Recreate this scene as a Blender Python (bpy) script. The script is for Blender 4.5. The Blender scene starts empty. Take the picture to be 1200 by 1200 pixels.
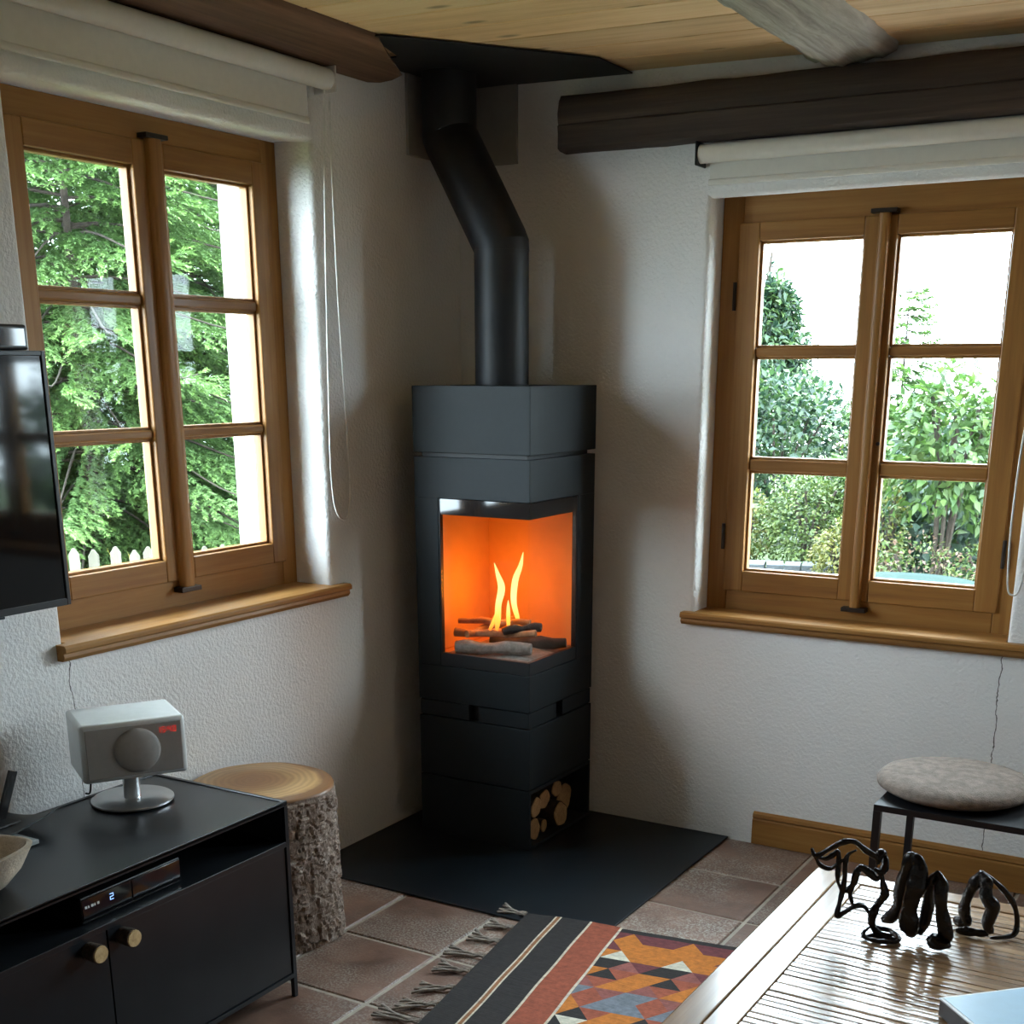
import bpy, bmesh, math, random
import numpy as np
from mathutils import Matrix, Vector

random.seed(7)
rng = np.random.default_rng(7)
scene = bpy.context.scene
C = scene.collection

# ------------------------------------------------------------------ camera, sky, exposure
cam_data = bpy.data.cameras.new('camera')
cam_data.sensor_width = 36.0
cam_data.lens = 45.139
cam_data.shift_x = -0.00816
cam_data.shift_y = 0.26053
cam_data.clip_start = 0.05
cam = bpy.data.objects.new('camera', cam_data)
C.objects.link(cam)
cam.matrix_world = Matrix(((0.860991, -0.153906, 0.484776, 2.62534),
                           (0.50862, 0.260755, -0.820556, -4.03099),
                           (-0.000119, 0.953058, 0.302787, 1.56763),
                           (0, 0, 0, 1)))
scene.camera = cam

world = bpy.data.worlds.new('overcast_sky')
scene.world = world
world.use_nodes = True
wn = world.node_tree.nodes
wn['Background'].inputs['Color'].default_value = (0.74, 0.89, 1.0, 1)
wn['Background'].inputs['Strength'].default_value = 9.0

scene.view_settings.view_transform = 'Standard'
scene.view_settings.look = 'None'
scene.view_settings.gamma = 1.0
scene.view_settings.use_curve_mapping = False
scene.view_settings.exposure = 1.8
scene.cycles.max_bounces = 10
scene.cycles.diffuse_bounces = 6
scene.cycles.glossy_bounces = 5
scene.cycles.transparent_max_bounces = 24
scene.cycles.sample_clamp_indirect = 8.0
scene.cycles.caustics_reflective = False
scene.cycles.caustics_refractive = False


def portal(loc, rot, sx, sy):
    # sampling aid only: marks where the sky's light comes through a window
    d = bpy.data.lights.new('window_daylight', 'AREA')
    d.shape = 'RECTANGLE'
    d.size = sx
    d.size_y = sy
    d.cycles.is_portal = True
    o = bpy.data.objects.new('window_daylight', d)
    C.objects.link(o)
    o.location = loc
    o.rotation_euler = rot


# ------------------------------------------------------------------ geometry helpers
class MB:
    def __init__(self):
        self.v = []
        self.f = []
        self.m = []

    def add(self, verts, faces, m=0):
        n = len(self.v)
        self.v.extend([tuple(map(float, p)) for p in verts])
        for f in faces:
            self.f.append(tuple(i + n for i in f))
            self.m.append(m)
        return self

    def box(self, x0, x1, y0, y1, z0, z1, m=0):
        vs = [(x, y, z) for x in (x0, x1) for y in (y0, y1) for z in (z0, z1)]
        return self.add(vs, [(0, 1, 3, 2), (4, 6, 7, 5), (0, 4, 5, 1), (2, 3, 7, 6), (0, 2, 6, 4), (1, 5, 7, 3)], m)

    def hexa(self, bottom, top, m=0):
        n = len(bottom)
        vs = list(bottom) + list(top)
        fs = [tuple(range(n))[::-1], tuple(range(n, 2 * n))]
        fs += [(i, (i + 1) % n, n + (i + 1) % n, n + i) for i in range(n)]
        return self.add(vs, fs, m)

    def prism(self, poly, z0, z1, m=0):
        return self.hexa([(x, y, z0) for x, y in poly], [(x, y, z1) for x, y in poly], m)

    def lathe(self, cx, cy, prof, n=32, m=0, cap=True):
        vs = []
        for r, z in prof:
            for k in range(n):
                a = 2 * math.pi * k / n
                vs.append((cx + r * math.cos(a), cy + r * math.sin(a), z))
        fs = []
        for j in range(len(prof) - 1):
            for k in range(n):
                fs.append((j * n + k, j * n + (k + 1) % n, (j + 1) * n + (k + 1) % n, (j + 1) * n + k))
        if cap:
            fs.append(tuple(range(n))[::-1])
            fs.append(tuple((len(prof) - 1) * n + k for k in range(n)))
        return self.add(vs, fs, m)

    def tube(self, pts, rad, n=8, m=0, cap=True, closed=False, flat=1.0):
        P = [Vector(p) for p in pts]
        N = len(P)
        if not hasattr(rad, '__len__'):
            rad = [rad] * N
        vs = []
        up = None
        for i in range(N):
            if closed:
                t = P[(i + 1) % N] - P[i - 1]
            else:
                t = P[min(i + 1, N - 1)] - P[max(i - 1, 0)]
            t.normalize()
            if up is None:
                a = Vector((0, 0, 1)) if abs(t.z) < 0.9 else Vector((1, 0, 0))
                up = (a - t * a.dot(t)).normalized()
            else:
                up = (up - t * up.dot(t))
                up.normalize()
            s = t.cross(up)
            for k in range(n):
                a = 2 * math.pi * k / n
                q = P[i] + (up * math.cos(a) + s * math.sin(a) * flat) * rad[i]
                vs.append(q)
        fs = []
        for j in range(N if closed else N - 1):
            b = (j + 1) % N
            for k in range(n):
                fs.append((j * n + k, j * n + (k + 1) % n, b * n + (k + 1) % n, b * n + k))
        if cap and not closed:
            fs.append(tuple(range(n))[::-1])
            fs.append(tuple((N - 1) * n + k for k in range(n)))
        return self.add(vs, fs, m)

    def mesh(self, name, mats, smooth=None, off=(0, 0, 0), merge=False):
        me = bpy.data.meshes.new(name)
        o = off
        me.from_pydata([(x - o[0], y - o[1], z - o[2]) for x, y, z in self.v], [], self.f)
        for mt in mats:
            me.materials.append(mt)
        if len(mats) > 1:
            me.polygons.foreach_set('material_index', self.m)
        bm = bmesh.new()
        bm.from_mesh(me)
        if merge:
            bmesh.ops.remove_doubles(bm, verts=bm.verts, dist=1e-5)
        bmesh.ops.recalc_face_normals(bm, faces=bm.faces)
        bm.to_mesh(me)
        bm.free()
        if smooth is not None:
            me.shade_smooth()
            if smooth < 179:
                me.set_sharp_from_angle(angle=math.radians(smooth))
        me.update()
        return me


def catmull(pts, per=5, closed=False):
    P = [np.array(p, float) for p in pts]
    n = len(P)
    out = []
    segs = n if closed else n - 1
    for i in range(segs):
        p0 = P[(i - 1) % n] if closed or i > 0 else 2 * P[0] - P[1]
        p1 = P[i]
        p2 = P[(i + 1) % n]
        p3 = P[(i + 2) % n] if closed or i + 2 < n else 2 * P[-1] - P[-2]
        for k in range(per):
            t = k / per
            out.append(0.5 * ((2 * p1) + (-p0 + p2) * t + (2 * p0 - 5 * p1 + 4 * p2 - p3) * t * t + (-p0 + 3 * p1 - 3 * p2 + p3) * t ** 3))
    if not closed:
        out.append(P[-1])
    return [tuple(q) for q in out]


def wpos(o):
    p = Vector((0, 0, 0))
    while o is not None:
        p += o.location
        o = o.parent
    return p


def tag(o, label=None, cat=None, group=None, kind=None):
    if label:
        o['label'] = label
    if cat:
        o['category'] = cat
    if group:
        o['group'] = group
    if kind:
        o['kind'] = kind
    return o


def thing(name, loc, label=None, cat=None, group=None, kind=None):
    o = bpy.data.objects.new(name, None)
    o.empty_display_size = 0.05
    C.objects.link(o)
    o.location = loc
    return tag(o, label, cat, group, kind)


def obj(name, mb, mats, parent=None, smooth=None, bevel=0.0, seg=2, loc=None, merge=False, label=None, kind=None):
    """mb is in world coordinates; the mesh is stored relative to its parent (or loc)."""
    if not isinstance(mats, (list, tuple)):
        mats = [mats]
    off = wpos(parent) if parent is not None else Vector(loc or (0, 0, 0))
    me = mb.mesh(name, mats, smooth, off, merge)
    o = bpy.data.objects.new(name, me)
    C.objects.link(o)
    if parent is not None:
        o.parent = parent
    else:
        o.location = off
    if bevel:
        md = o.modifiers.new('soft_edges', 'BEVEL')
        md.width = bevel
        md.segments = seg
        md.limit_method = 'ANGLE'
        md.angle_limit = math.radians(40)
    return tag(o, label=label, kind=kind)


def inst(name, me, parent, loc, rot=(0, 0, 0), scale=(1, 1, 1)):
    o = bpy.data.objects.new(name, me)
    C.objects.link(o)
    o.parent = parent
    o.location = loc
    o.rotation_euler = rot
    o.scale = scale
    return o


# ------------------------------------------------------------------ materials
class NT:
    def __init__(self, name):
        self.mat = bpy.data.materials.new(name)
        self.mat.use_nodes = True
        self.t = self.mat.node_tree
        self.p = self.t.nodes['Principled BSDF']
        self.out = self.t.nodes['Material Output']
        self._co = None

    def n(self, typ, **kw):
        nd = self.t.nodes.new(typ)
        for k, v in kw.items():
            if k.startswith('i_'):
                nd.inputs[k[2:].replace('_', ' ')].default_value = v
            else:
                setattr(nd, k, v)
        return nd

    def l(self, a, b):
        self.t.links.new(a, b)

    def co(self, scale=(1, 1, 1), loc=(0, 0, 0)):
        tc = self.n('ShaderNodeTexCoord')
        mp = self.n('ShaderNodeMapping')
        mp.inputs['Scale'].default_value = scale
        mp.inputs['Location'].default_value = loc
        self.l(tc.outputs['Object'], mp.inputs['Vector'])
        return mp.outputs['Vector']

    def noise(self, vec, scale, detail=4, rough=0.55, dist=0.0):
        nd = self.n('ShaderNodeTexNoise')
        nd.inputs['Scale'].default_value = scale
        nd.inputs['Detail'].default_value = detail
        nd.inputs['Roughness'].default_value = rough
        nd.inputs['Distortion'].default_value = dist
        self.l(vec, nd.inputs['Vector'])
        return nd.outputs['Fac']

    def ramp(self, fac, stops):
        nd = self.n('ShaderNodeValToRGB')
        e = nd.color_ramp.elements
        while len(e) < len(stops):
            e.new(0.5)
        for i, (p, c) in enumerate(stops):
            e[i].position = p
            e[i].color = (*c, 1) if len(c) == 3 else c
        self.l(fac, nd.inputs['Fac'])
        return nd.outputs['Color']

    def mix(self, fac, a, b, blend='MIX'):
        nd = self.n('ShaderNodeMix', data_type='RGBA', blend_type=blend)
        if isinstance(fac, (int, float)):
            nd.inputs[0].default_value = fac
        else:
            self.l(fac, nd.inputs[0])
        for k, x in ((6, a), (7, b)):
            if isinstance(x, tuple):
                nd.inputs[k].default_value = (*x, 1)
            else:
                self.l(x, nd.inputs[k])
        return nd.outputs[2]

    def math(self, op, a, b=0.0, c=None):
        nd = self.n('ShaderNodeMath', operation=op)
        for k, x in enumerate((a, b) if c is None else (a, b, c)):
            if isinstance(x, (int, float)):
                nd.inputs[k].default_value = x
            else:
                self.l(x, nd.inputs[k])
        return nd.outputs[0]

    def bump(self, h, strength=0.5, dist=0.01):
        nd = self.n('ShaderNodeBump')
        nd.inputs['Strength'].default_value = strength
        nd.inputs['Distance'].default_value = dist
        self.l(h, nd.inputs['Height'])
        self.l(nd.outputs['Normal'], self.p.inputs['Normal'])

    def color(self, c):
        if isinstance(c, tuple):
            self.p.inputs['Base Color'].default_value = (*c, 1)
        else:
            self.l(c, self.p.inputs['Base Color'])

    def set(self, **kw):
        for k, v in kw.items():
            k = k.replace('_', ' ')
            if isinstance(v, (int, float, tuple)):
                self.p.inputs[k].default_value = v
            else:
                self.l(v, self.p.inputs[k])
        return self


def plain(name, col, rough=0.5, metal=0.0, var=0.15, vscale=30.0, bump=0.0, bscale=200.0, **kw):
    t = NT(name)
    v = t.co()
    f = t.noise(v, vscale, 4)
    a = tuple(max(0.0, c * (1 - var)) for c in col)
    b = tuple(min(1.0, c * (1 + var)) for c in col)
    t.color(t.ramp(f, [(0.3, a), (0.7, b)]))
    t.set(Roughness=rough, Metallic=metal)
    if bump:
        t.bump(t.noise(v, bscale, 3), bump, 0.004)
    t.set(**kw)
    return t.mat


def wood(name, dark, mid, light, axis='x', rough=0.45, grain=1.0, bump=0.25, knots=False, rand=0.0, coat=0.0, cross=9.0, spec=0.5):
    t = NT(name)
    s = {'x': (0.35, cross, cross), 'y': (cross, 0.35, cross), 'z': (cross, cross, 0.35)}[axis]
    v = t.co(tuple(q * grain for q in s))
    if rand:
        oi = t.n('ShaderNodeObjectInfo')
        ad = t.n('ShaderNodeVectorMath', operation='ADD')
        cm = t.n('ShaderNodeCombineXYZ')
        r = t.math('MULTIPLY', oi.outputs['Random'], 37.0)
        for k in range(3):
            t.l(r, cm.inputs[k])
        t.l(v, ad.inputs[0])
        t.l(cm.outputs[0], ad.inputs[1])
        v = ad.outputs[0]
    f1 = t.noise(v, 1.6, 6, 0.6, 1.2)
    f2 = t.noise(v, 9.0, 4, 0.7, 0.3)
    f = t.math('ADD', t.math('MULTIPLY', f1, 0.72), t.math('MULTIPLY', f2, 0.28))
    col = t.ramp(f, [(0.30, dark), (0.5, mid), (0.68, light)])
    if knots:
        kv = t.co(tuple({'x': (1.6, 4.5, 4.5), 'y': (4.5, 1.6, 4.5), 'z': (4.5, 4.5, 1.6)}[axis]))
        vo = t.n('ShaderNodeTexVoronoi', voronoi_dimensions='2D')
        vo.inputs['Scale'].default_value = 1.0
        t.l(kv, vo.inputs['Vector'])
        k = t.ramp(vo.outputs['Distance'], [(0.025, (0.8, 0.8, 0.8)), (0.075, (0, 0, 0))])
        col = t.mix(k, col, tuple(c * 0.45 for c in dark))
    if rand:
        hv = t.n('ShaderNodeHueSaturation')
        t.l(t.math('ADD', t.math('MULTIPLY', oi.outputs['Random'], rand), 1 - rand / 2), hv.inputs['Value'])
        t.l(col, hv.inputs['Color'])
        col = hv.outputs['Color']
    t.color(col)
    t.set(Roughness=rough, Coat_Weight=coat, Coat_Roughness=0.12, Specular_IOR_Level=spec)
    t.bump(f, bump, 0.004)
    return t.mat


def glassmat(name, rough=0.0, tint=(1, 1, 1), boost=1.0):
    t = NT(name)
    t.t.nodes.remove(t.p)
    tr = t.n('ShaderNodeBsdfTransparent')
    tr.inputs['Color'].default_value = (*tint, 1)
    gl = t.n('ShaderNodeBsdfGlossy')
    gl.inputs['Roughness'].default_value = rough
    lw = t.n('ShaderNodeLayerWeight')
    lw.inputs['Blend'].default_value = 0.5
    fr = t.math('ADD', t.math('MULTIPLY', t.math('POWER', lw.outputs['Facing'], 5.0), 0.95), 0.010)
    mx = t.n('ShaderNodeMixShader')
    t.l(t.math('MULTIPLY', fr, boost), mx.inputs[0])
    t.l(tr.outputs[0], mx.inputs[1])
    t.l(gl.outputs[0], mx.inputs[2])
    t.l(mx.outputs[0], t.out.inputs['Surface'])
    return t.mat


def plaster(name, col, crack=None):
    t = NT(name)
    v = t.co()
    big = t.noise(v, 2.2, 3)
    base = t.ramp(big, [(0.3, tuple(c * 0.95 for c in col)), (0.7, col)])
    if crack:
        ax, pos, top = crack
        sp = t.n('ShaderNodeSeparateXYZ')
        tc = t.n('ShaderNodeTexCoord')
        t.l(tc.outputs['Object'], sp.inputs[0])
        wob = t.math('MULTIPLY', t.math('SUBTRACT', t.noise(v, 9.0, 4, 0.7), 0.5), 0.05)
        d = t.math('ABSOLUTE', t.math('ADD', t.math('SUBTRACT', sp.outputs[ax], pos), wob))
        m = t.math('MULTIPLY', t.math('LESS_THAN', d, 0.0016), t.math('LESS_THAN', sp.outputs[2], top))
        base = t.mix(m, base, (0.12, 0.11, 0.10))
    t.color(base)
    t.set(Roughness=0.92)
    f = t.noise(v, 95.0, 3, 0.5)
    g = t.noise(v, 14.0, 2, 0.5)
    h = t.math('ADD', t.math('MULTIPLY', f, 0.8), t.math('MULTIPLY', g, 0.6))
    t.bump(h, 0.75, 0.008)
    return t.mat


M = {}
M['plaster_l'] = plaster('plaster_left', (0.84, 0.83, 0.81), (1, -1.848, 0.87))
M['plaster_r'] = plaster('plaster_right', (0.84, 0.83, 0.81), (0, 1.943, 0.75))
M['plaster'] = plaster('plaster_white', (0.84, 0.83, 0.81))
M['added_eave_wood'] = wood('added_eave_boards', (0.10, 0.06, 0.035), (0.17, 0.10, 0.06), (0.24, 0.15, 0.09), 'y', 0.8)  # for the added eaves that block sky light
M['pine'] = wood('ceiling_pine', (0.62, 0.36, 0.16), (0.83, 0.55, 0.29), (0.90, 0.66, 0.39), 'x', 0.55, 1.0, 0.1, knots=True, rand=0.25, cross=5.0)
for a in 'xyz':
    M['oak_' + a] = wood('window_oak_' + a, (0.20, 0.085, 0.021), (0.31, 0.145, 0.037), (0.40, 0.205, 0.062), a, 0.45, 1.0, 0.12, coat=0.05, spec=0.25)
M['beam_y'] = wood('old_beam_y', (0.05, 0.024, 0.012), (0.13, 0.064, 0.032), (0.24, 0.125, 0.065), 'y', 0.8, 1.0, 0.8)
M['beam_x'] = wood('old_beam_x', (0.022, 0.015, 0.012), (0.05, 0.033, 0.026), (0.10, 0.068, 0.052), 'x', 0.8, 1.0, 0.8)
M['grey_log'] = wood('weathered_log', (0.09, 0.07, 0.055), (0.40, 0.36, 0.31), (0.64, 0.60, 0.54), 'y', 0.85, 0.8, 1.0)
M['steel'] = plain('stove_steel', (0.013, 0.017, 0.020), 0.55, 0.0, 0.06, 60, 0.05, 600, Specular_IOR_Level=0.22)
M['steel_dark'] = plain('stove_dark', (0.008, 0.009, 0.011), 0.5, 0.2, 0.1)
M['band'] = plain('smoked_glass_band', (0.01, 0.01, 0.011), 0.06, 0.0, 0.1)
M['pipe'] = plain('pipe_black', (0.018, 0.019, 0.022), 0.5, 0.3, 0.08)
M['grey_panel'] = plain('grey_panel', (0.36, 0.35, 0.33), 0.7, 0.0, 0.05)
M['black_panel'] = plain('black_sheet', (0.012, 0.013, 0.016), 0.5, 0.2, 0.1)
M['hearth'] = plain('hearth_steel', (0.004, 0.008, 0.012), 0.42, 0.0, 0.2, 8)
M['glow_firebrick'] = plain('vermiculite_fire_glow', (0.85, 0.48, 0.19), 0.95, 0, 0.06, 12, 0.2, 120)  # pale lining boards given the fire's orange glow as base colour
M['glass'] = glassmat('window_glass', 0.0, (0.97, 0.985, 0.98))
M['stove_glass'] = glassmat('stove_glass', 0.0, (0.96, 0.95, 0.94))
M['brass'] = plain('dark_iron', (0.05, 0.04, 0.035), 0.4, 0.9, 0.2)
M['cabinet'] = plain('cabinet_black', (0.015, 0.017, 0.020), 0.28, 0.15, 0.15, 10, 0.04, 500)
M['cabinet_in'] = plain('cabinet_inside', (0.010, 0.012, 0.014), 0.5, 0, 0.1)
M['black_plastic'] = plain('black_plastic', (0.010, 0.010, 0.011), 0.35)
M['screen'] = plain('tv_screen', (0.006, 0.006, 0.007), 0.05, 0, 0.05)
M['silver'] = plain('silver_paint', (0.72, 0.75, 0.75), 0.35, 0.12, 0.04)
M['grille'] = plain('speaker_grille', (0.40, 0.39, 0.375), 0.6, 0.1, 0.05, 60, 0.2, 900)
M['alu'] = plain('brushed_alu', (0.62, 0.63, 0.64), 0.3, 0.9, 0.05)
M['fabric'] = plain('blind_fabric', (0.72, 0.70, 0.64), 0.85, 0, 0.03, 40, 0.1, 700)
M['white_plastic'] = plain('white_plastic', (0.75, 0.75, 0.72), 0.45)
M['felt'] = plain('grey_felt', (0.21, 0.165, 0.135), 0.95, 0, 0.28, 45, 0.6, 260)
M['bowl_felt'] = plain('cream_felt', (0.62, 0.52, 0.40), 0.95, 0, 0.22, 18, 0.5, 160)
M['black_metal'] = plain('black_metal', (0.010, 0.010, 0.012), 0.42, 0.3)
M['bronze'] = plain('dark_bronze', (0.020, 0.016, 0.014), 0.27, 0.55, 0.4, 50, 0.5, 90)
M['paper_dark'] = plain('paper_dark', (0.06, 0.065, 0.07), 0.35)
M['paper_grey'] = plain('paper_grey', (0.33, 0.36, 0.36), 0.45)
M['paper_green'] = plain('paper_green', (0.20, 0.42, 0.28), 0.45)
M['book_blue'] = plain('book_blue', (0.42, 0.60, 0.74), 0.3, 0, 0.04)
M['book_white'] = plain('book_white', (0.80, 0.82, 0.82), 0.5)
M['book_dark'] = plain('book_dark', (0.030, 0.016, 0.013), 0.5)


def emis(name, col, s):
    t = NT(name)
    t.color((0, 0, 0))
    t.set(Emission_Color=(*col, 1), Emission_Strength=s, Roughness=1.0)
    return t.mat


M['led'] = emis('red_led', (1.0, 0.035, 0.025), 0.24)
M['led_blue'] = emis('blue_led', (0.25, 0.45, 1.0), 0.7)
M['flame'] = emis('flame', (1.0, 0.50, 0.10), 5.0)
M['flame_tip'] = emis('flame_tip', (1.0, 0.40, 0.05), 2.4)
M['ember'] = emis('ember', (1.0, 0.16, 0.02), 1.2)


def tile_mat():
    t = NT('terracotta_tile')
    oi = t.n('ShaderNodeObjectInfo')
    cm = t.n('ShaderNodeCombineXYZ')
    r = t.math('MULTIPLY', oi.outputs['Random'], 53.0)
    for k in range(3):
        t.l(r, cm.inputs[k])
    ad = t.n('ShaderNodeVectorMath', operation='ADD')
    t.l(t.co(), ad.inputs[0])
    t.l(cm.outputs[0], ad.inputs[1])
    v = ad.outputs[0]
    f = t.noise(v, 9.0, 6, 0.65, 0.4)
    base = t.ramp(f, [(0.28, (0.11, 0.064, 0.047)), (0.5, (0.19, 0.112, 0.082)), (0.72, (0.27, 0.16, 0.115))])
    w = t.noise(v, 3.2, 3, 0.6)
    sp = t.noise(v, 150.0, 3, 0.7)
    m = t.math('MULTIPLY', t.ramp(w, [(0.40, (0, 0, 0)), (0.60, (1, 1, 1))]), t.ramp(sp, [(0.47, (0, 0, 0)), (0.60, (1, 1, 1))]))
    base = t.mix(t.math('MULTIPLY', m, 0.8), base, (0.42, 0.40, 0.35))
    hv = t.n('ShaderNodeHueSaturation')
    t.l(t.math('ADD', t.math('MULTIPLY', oi.outputs['Random'], 0.35), 0.85), hv.inputs['Value'])
    t.l(base, hv.inputs['Color'])
    t.color(hv.outputs['Color'])
    t.set(Roughness=t.math('ADD', t.math('MULTIPLY', f, 0.35), 0.28))
    t.bump(t.math('ADD', f, t.math('MULTIPLY', sp, 0.35)), 0.45, 0.006)
    return t.mat


M['tile'] = tile_mat()
M['grout'] = plain('grout', (0.42, 0.37, 0.30), 0.9, 0, 0.2, 25, 0.4, 150)

# ------------------------------------------------------------------ room shell
RX, RY = 5.2, -7.0        # far extents of the room
WT = 0.385                # wall thickness


def wall(name, mapf, rect, opening, opening_mid, mats, d_mid=0.145, grow=0.0):
    """mapf(u, d, z) -> world. Front face at d=0, outside face at d=WT; rounded plaster edge round the opening."""
    mb = MB()
    u0, u1, z0, z1 = rect
    if opening is None:
        vs = [mapf(u, d, z) for d in (0, WT) for (u, z) in ((u0, z0), (u1, z0), (u1, z1), (u0, z1))]
        mb.add(vs, [(0, 1, 2, 3), (4, 5, 6, 7), (0, 1, 5, 4), (1, 2, 6, 5), (2, 3, 7, 6), (3, 0, 4, 7)])
    else:
        r = 0.022
        rings = [((u0, u1, z0, z1), 0.0)]
        a0, a1, b0, b1 = opening
        for k in range(5):
            t = k / 4 * math.pi / 2
            e = r * (1 - math.sin(t))
            rings.append(((a0 - e, a1 + e, b0 - e, b1 + e), r * (1 - math.cos(t))))
        m0, m1, n0, n1 = opening_mid
        rings.append(((m0, m1, n0, n1), d_mid))
        rings.append(((m0, m1, n0, n1), WT))
        rings.append(((u0 - grow, u1 + grow, z0, z1), WT))
        vs = []
        for (p, d) in rings:
            vs += [mapf(p[0], d, p[2]), mapf(p[1], d, p[2]), mapf(p[1], d, p[3]), mapf(p[0], d, p[3])]
        fs = []
        R = len(rings)
        for j in range(R):
            b = (j + 1) % R
            for k in range(4):
                fs.append((j * 4 + k, j * 4 + (k + 1) % 4, b * 4 + (k + 1) % 4, b * 4 + k))
        mb.add(vs, fs)
    o = obj(name, mb, mats, smooth=35)
    o['kind'] = 'structure'
    return o


mapL = lambda u, d, z: (-d, u, z)
mapR = lambda u, d, z: (u, d, z)
wl = wall('wall_left', mapL, (RY, 0, -0.3, 2.62), (-1.858, -0.784, 0.872, 2.2055), (-1.83, -0.776, 0.872, 2.218), M['plaster_l'], 0.145, 0.0)
wr = wall('wall_right', mapR, (-WT, 2.25, -0.3, 2.62), (0.929, 1.947, 0.752, 2.078), (0.925, 1.95, 0.752, 2.094), M['plaster_r'], 0.112)
wall('wall_right', mapR, (2.25, RX, -0.3, 2.62), (2.38, 3.40, 0.752, 2.078), (2.376, 3.404, 0.752, 2.094), M['plaster'], 0.112)
wall('wall_back', lambda u, d, z: (u, RY - d, z), (-WT, RX + WT, -0.3, 2.62), None, None, M['plaster'])
wall('wall_side', lambda u, d, z: (RX + d, u, z), (RY, WT, -0.3, 2.62), None, None, M['plaster'])

# unseen boarded eaves added over both window walls to cut sky light
obj('added_eave_1', MB().hexa([(-0.72, -7.6, 2.62), (-WT - 0.002, -7.6, 2.72), (-WT - 0.002, 1.25, 2.72), (-0.72, 1.25, 2.62)],
                        [(-0.72, -7.6, 2.70), (-WT - 0.002, -7.6, 2.80), (-WT - 0.002, 1.25, 2.80), (-0.72, 1.25, 2.70)]), M['added_eave_wood'], loc=(-0.8, -3, 2.6), kind='structure')
obj('added_eave_2', MB().hexa([(-WT, 0.72, 2.62), (-WT, WT + 0.002, 2.72), (5.6, WT + 0.002, 2.72), (5.6, 0.72, 2.62)],
                        [(-WT, 0.72, 2.70), (-WT, WT + 0.002, 2.80), (5.6, WT + 0.002, 2.80), (5.6, 0.72, 2.70)]), M['added_eave_wood'], loc=(2.5, 0.8, 2.6), kind='structure')

# floor: grout bed + terracotta tiles
fl = obj('floor', MB().box(0, RX, RY, 0, -0.12, -0.004), M['grout'], loc=(0, 0, 0), kind='structure')
TP, TG = 0.33, 0.011
TX0, TY0 = 0.4185, -1.3178
_tile_cache = {}


def tile_mesh(w, h):
    key = (round(w, 3), round(h, 3))
    if key not in _tile_cache:
        mb = MB()
        b = 0.004
        x, y = w / 2, h / 2
        lo = [(-x, -y, -0.012), (x, -y, -0.012), (x, y, -0.012), (-x, y, -0.012)]
        mi = [(-x, -y, -b), (x, -y, -b), (x, y, -b), (-x, y, -b)]
        to = [(-x + b, -y + b, 0), (x - b, -y + b, 0), (x - b, y - b, 0), (-x + b, y - b, 0)]
        mb.add(lo + mi + to, [(8, 9, 10, 11)] + [(i, (i + 1) % 4, 4 + (i + 1) % 4, 4 + i) for i in range(4)] +
               [(4 + i, 4 + (i + 1) % 4, 8 + (i + 1) % 4, 8 + i) for i in range(4)])
        _tile_cache[key] = mb.mesh('floor_tile', [M['tile']])
    return _tile_cache[key]


rest = MB()
for i in range(-2, 16):
    for j in range(-18, 5):
        x0, x1 = TX0 + i * TP + TG / 2, TX0 + (i + 1) * TP - TG / 2
        y0, y1 = TY0 + j * TP + TG / 2, TY0 + (j + 1) * TP - TG / 2
        x0, x1, y0, y1 = max(x0, 0), min(x1, RX), max(y0, RY), min(y1, 0)
        if x1 - x0 < 0.02 or y1 - y0 < 0.02:
            continue
        if y0 < -4.4 or x0 > 3.9:      # behind the camera: one joined part
            rest.box(x0, x1, y0, y1, -0.012, 0.0)
            continue
        inst('tile', tile_mesh(x1 - x0, y1 - y0), fl, ((x0 + x1) / 2, (y0 + y1) / 2, random.uniform(-0.001, 0.0012)),
             (random.uniform(-0.002, 0.002), random.uniform(-0.002, 0.002), 0))

obj('tile_field', rest, M['tile'], fl, kind='stuff')

# ceiling of pine boards running along x, dropping a little to the right
ce = thing('ceiling', (0, 0, 2.472), kind='structure')
ce.rotation_euler = (0, math.atan(0.024), 0)
PW = 0.175
pm = MB()
c_ = 0.005
L_ = RX + 0.05
prof = [(0, 0.02), (0, c_), (c_, 0), (PW - c_, 0), (PW, c_), (PW, 0.02)]
pm.hexa([(0, y, z) for y, z in prof], [(L_, y, z) for y, z in prof])
pme = pm.mesh('ceiling_board', [M['pine']])
k = 0
y = 0.0
while y > RY:
    inst('ceiling_board', pme, ce, (0, y - PW, random.uniform(0, 0.001)))
    y -= PW
inst('ceiling_deck', MB().box(-0.3, RX + 0.3, RY - 0.3, 0.3, 0.02, 0.08).mesh('ceiling_deck', [M['pine']]), ce, (0, 0, 0))


def vnoise(p, s, seed=0):
    x, y, z = p[0] * s, p[1] * s, p[2] * s
    return (math.sin(x * 1.7 + seed) * math.sin(y * 2.3 + 1.3 * seed) + math.sin(z * 2.9 + x * 1.1 + seed * .7) + math.sin(y * 3.7 + z * 1.9 + seed * 2.1)) / 3


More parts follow.
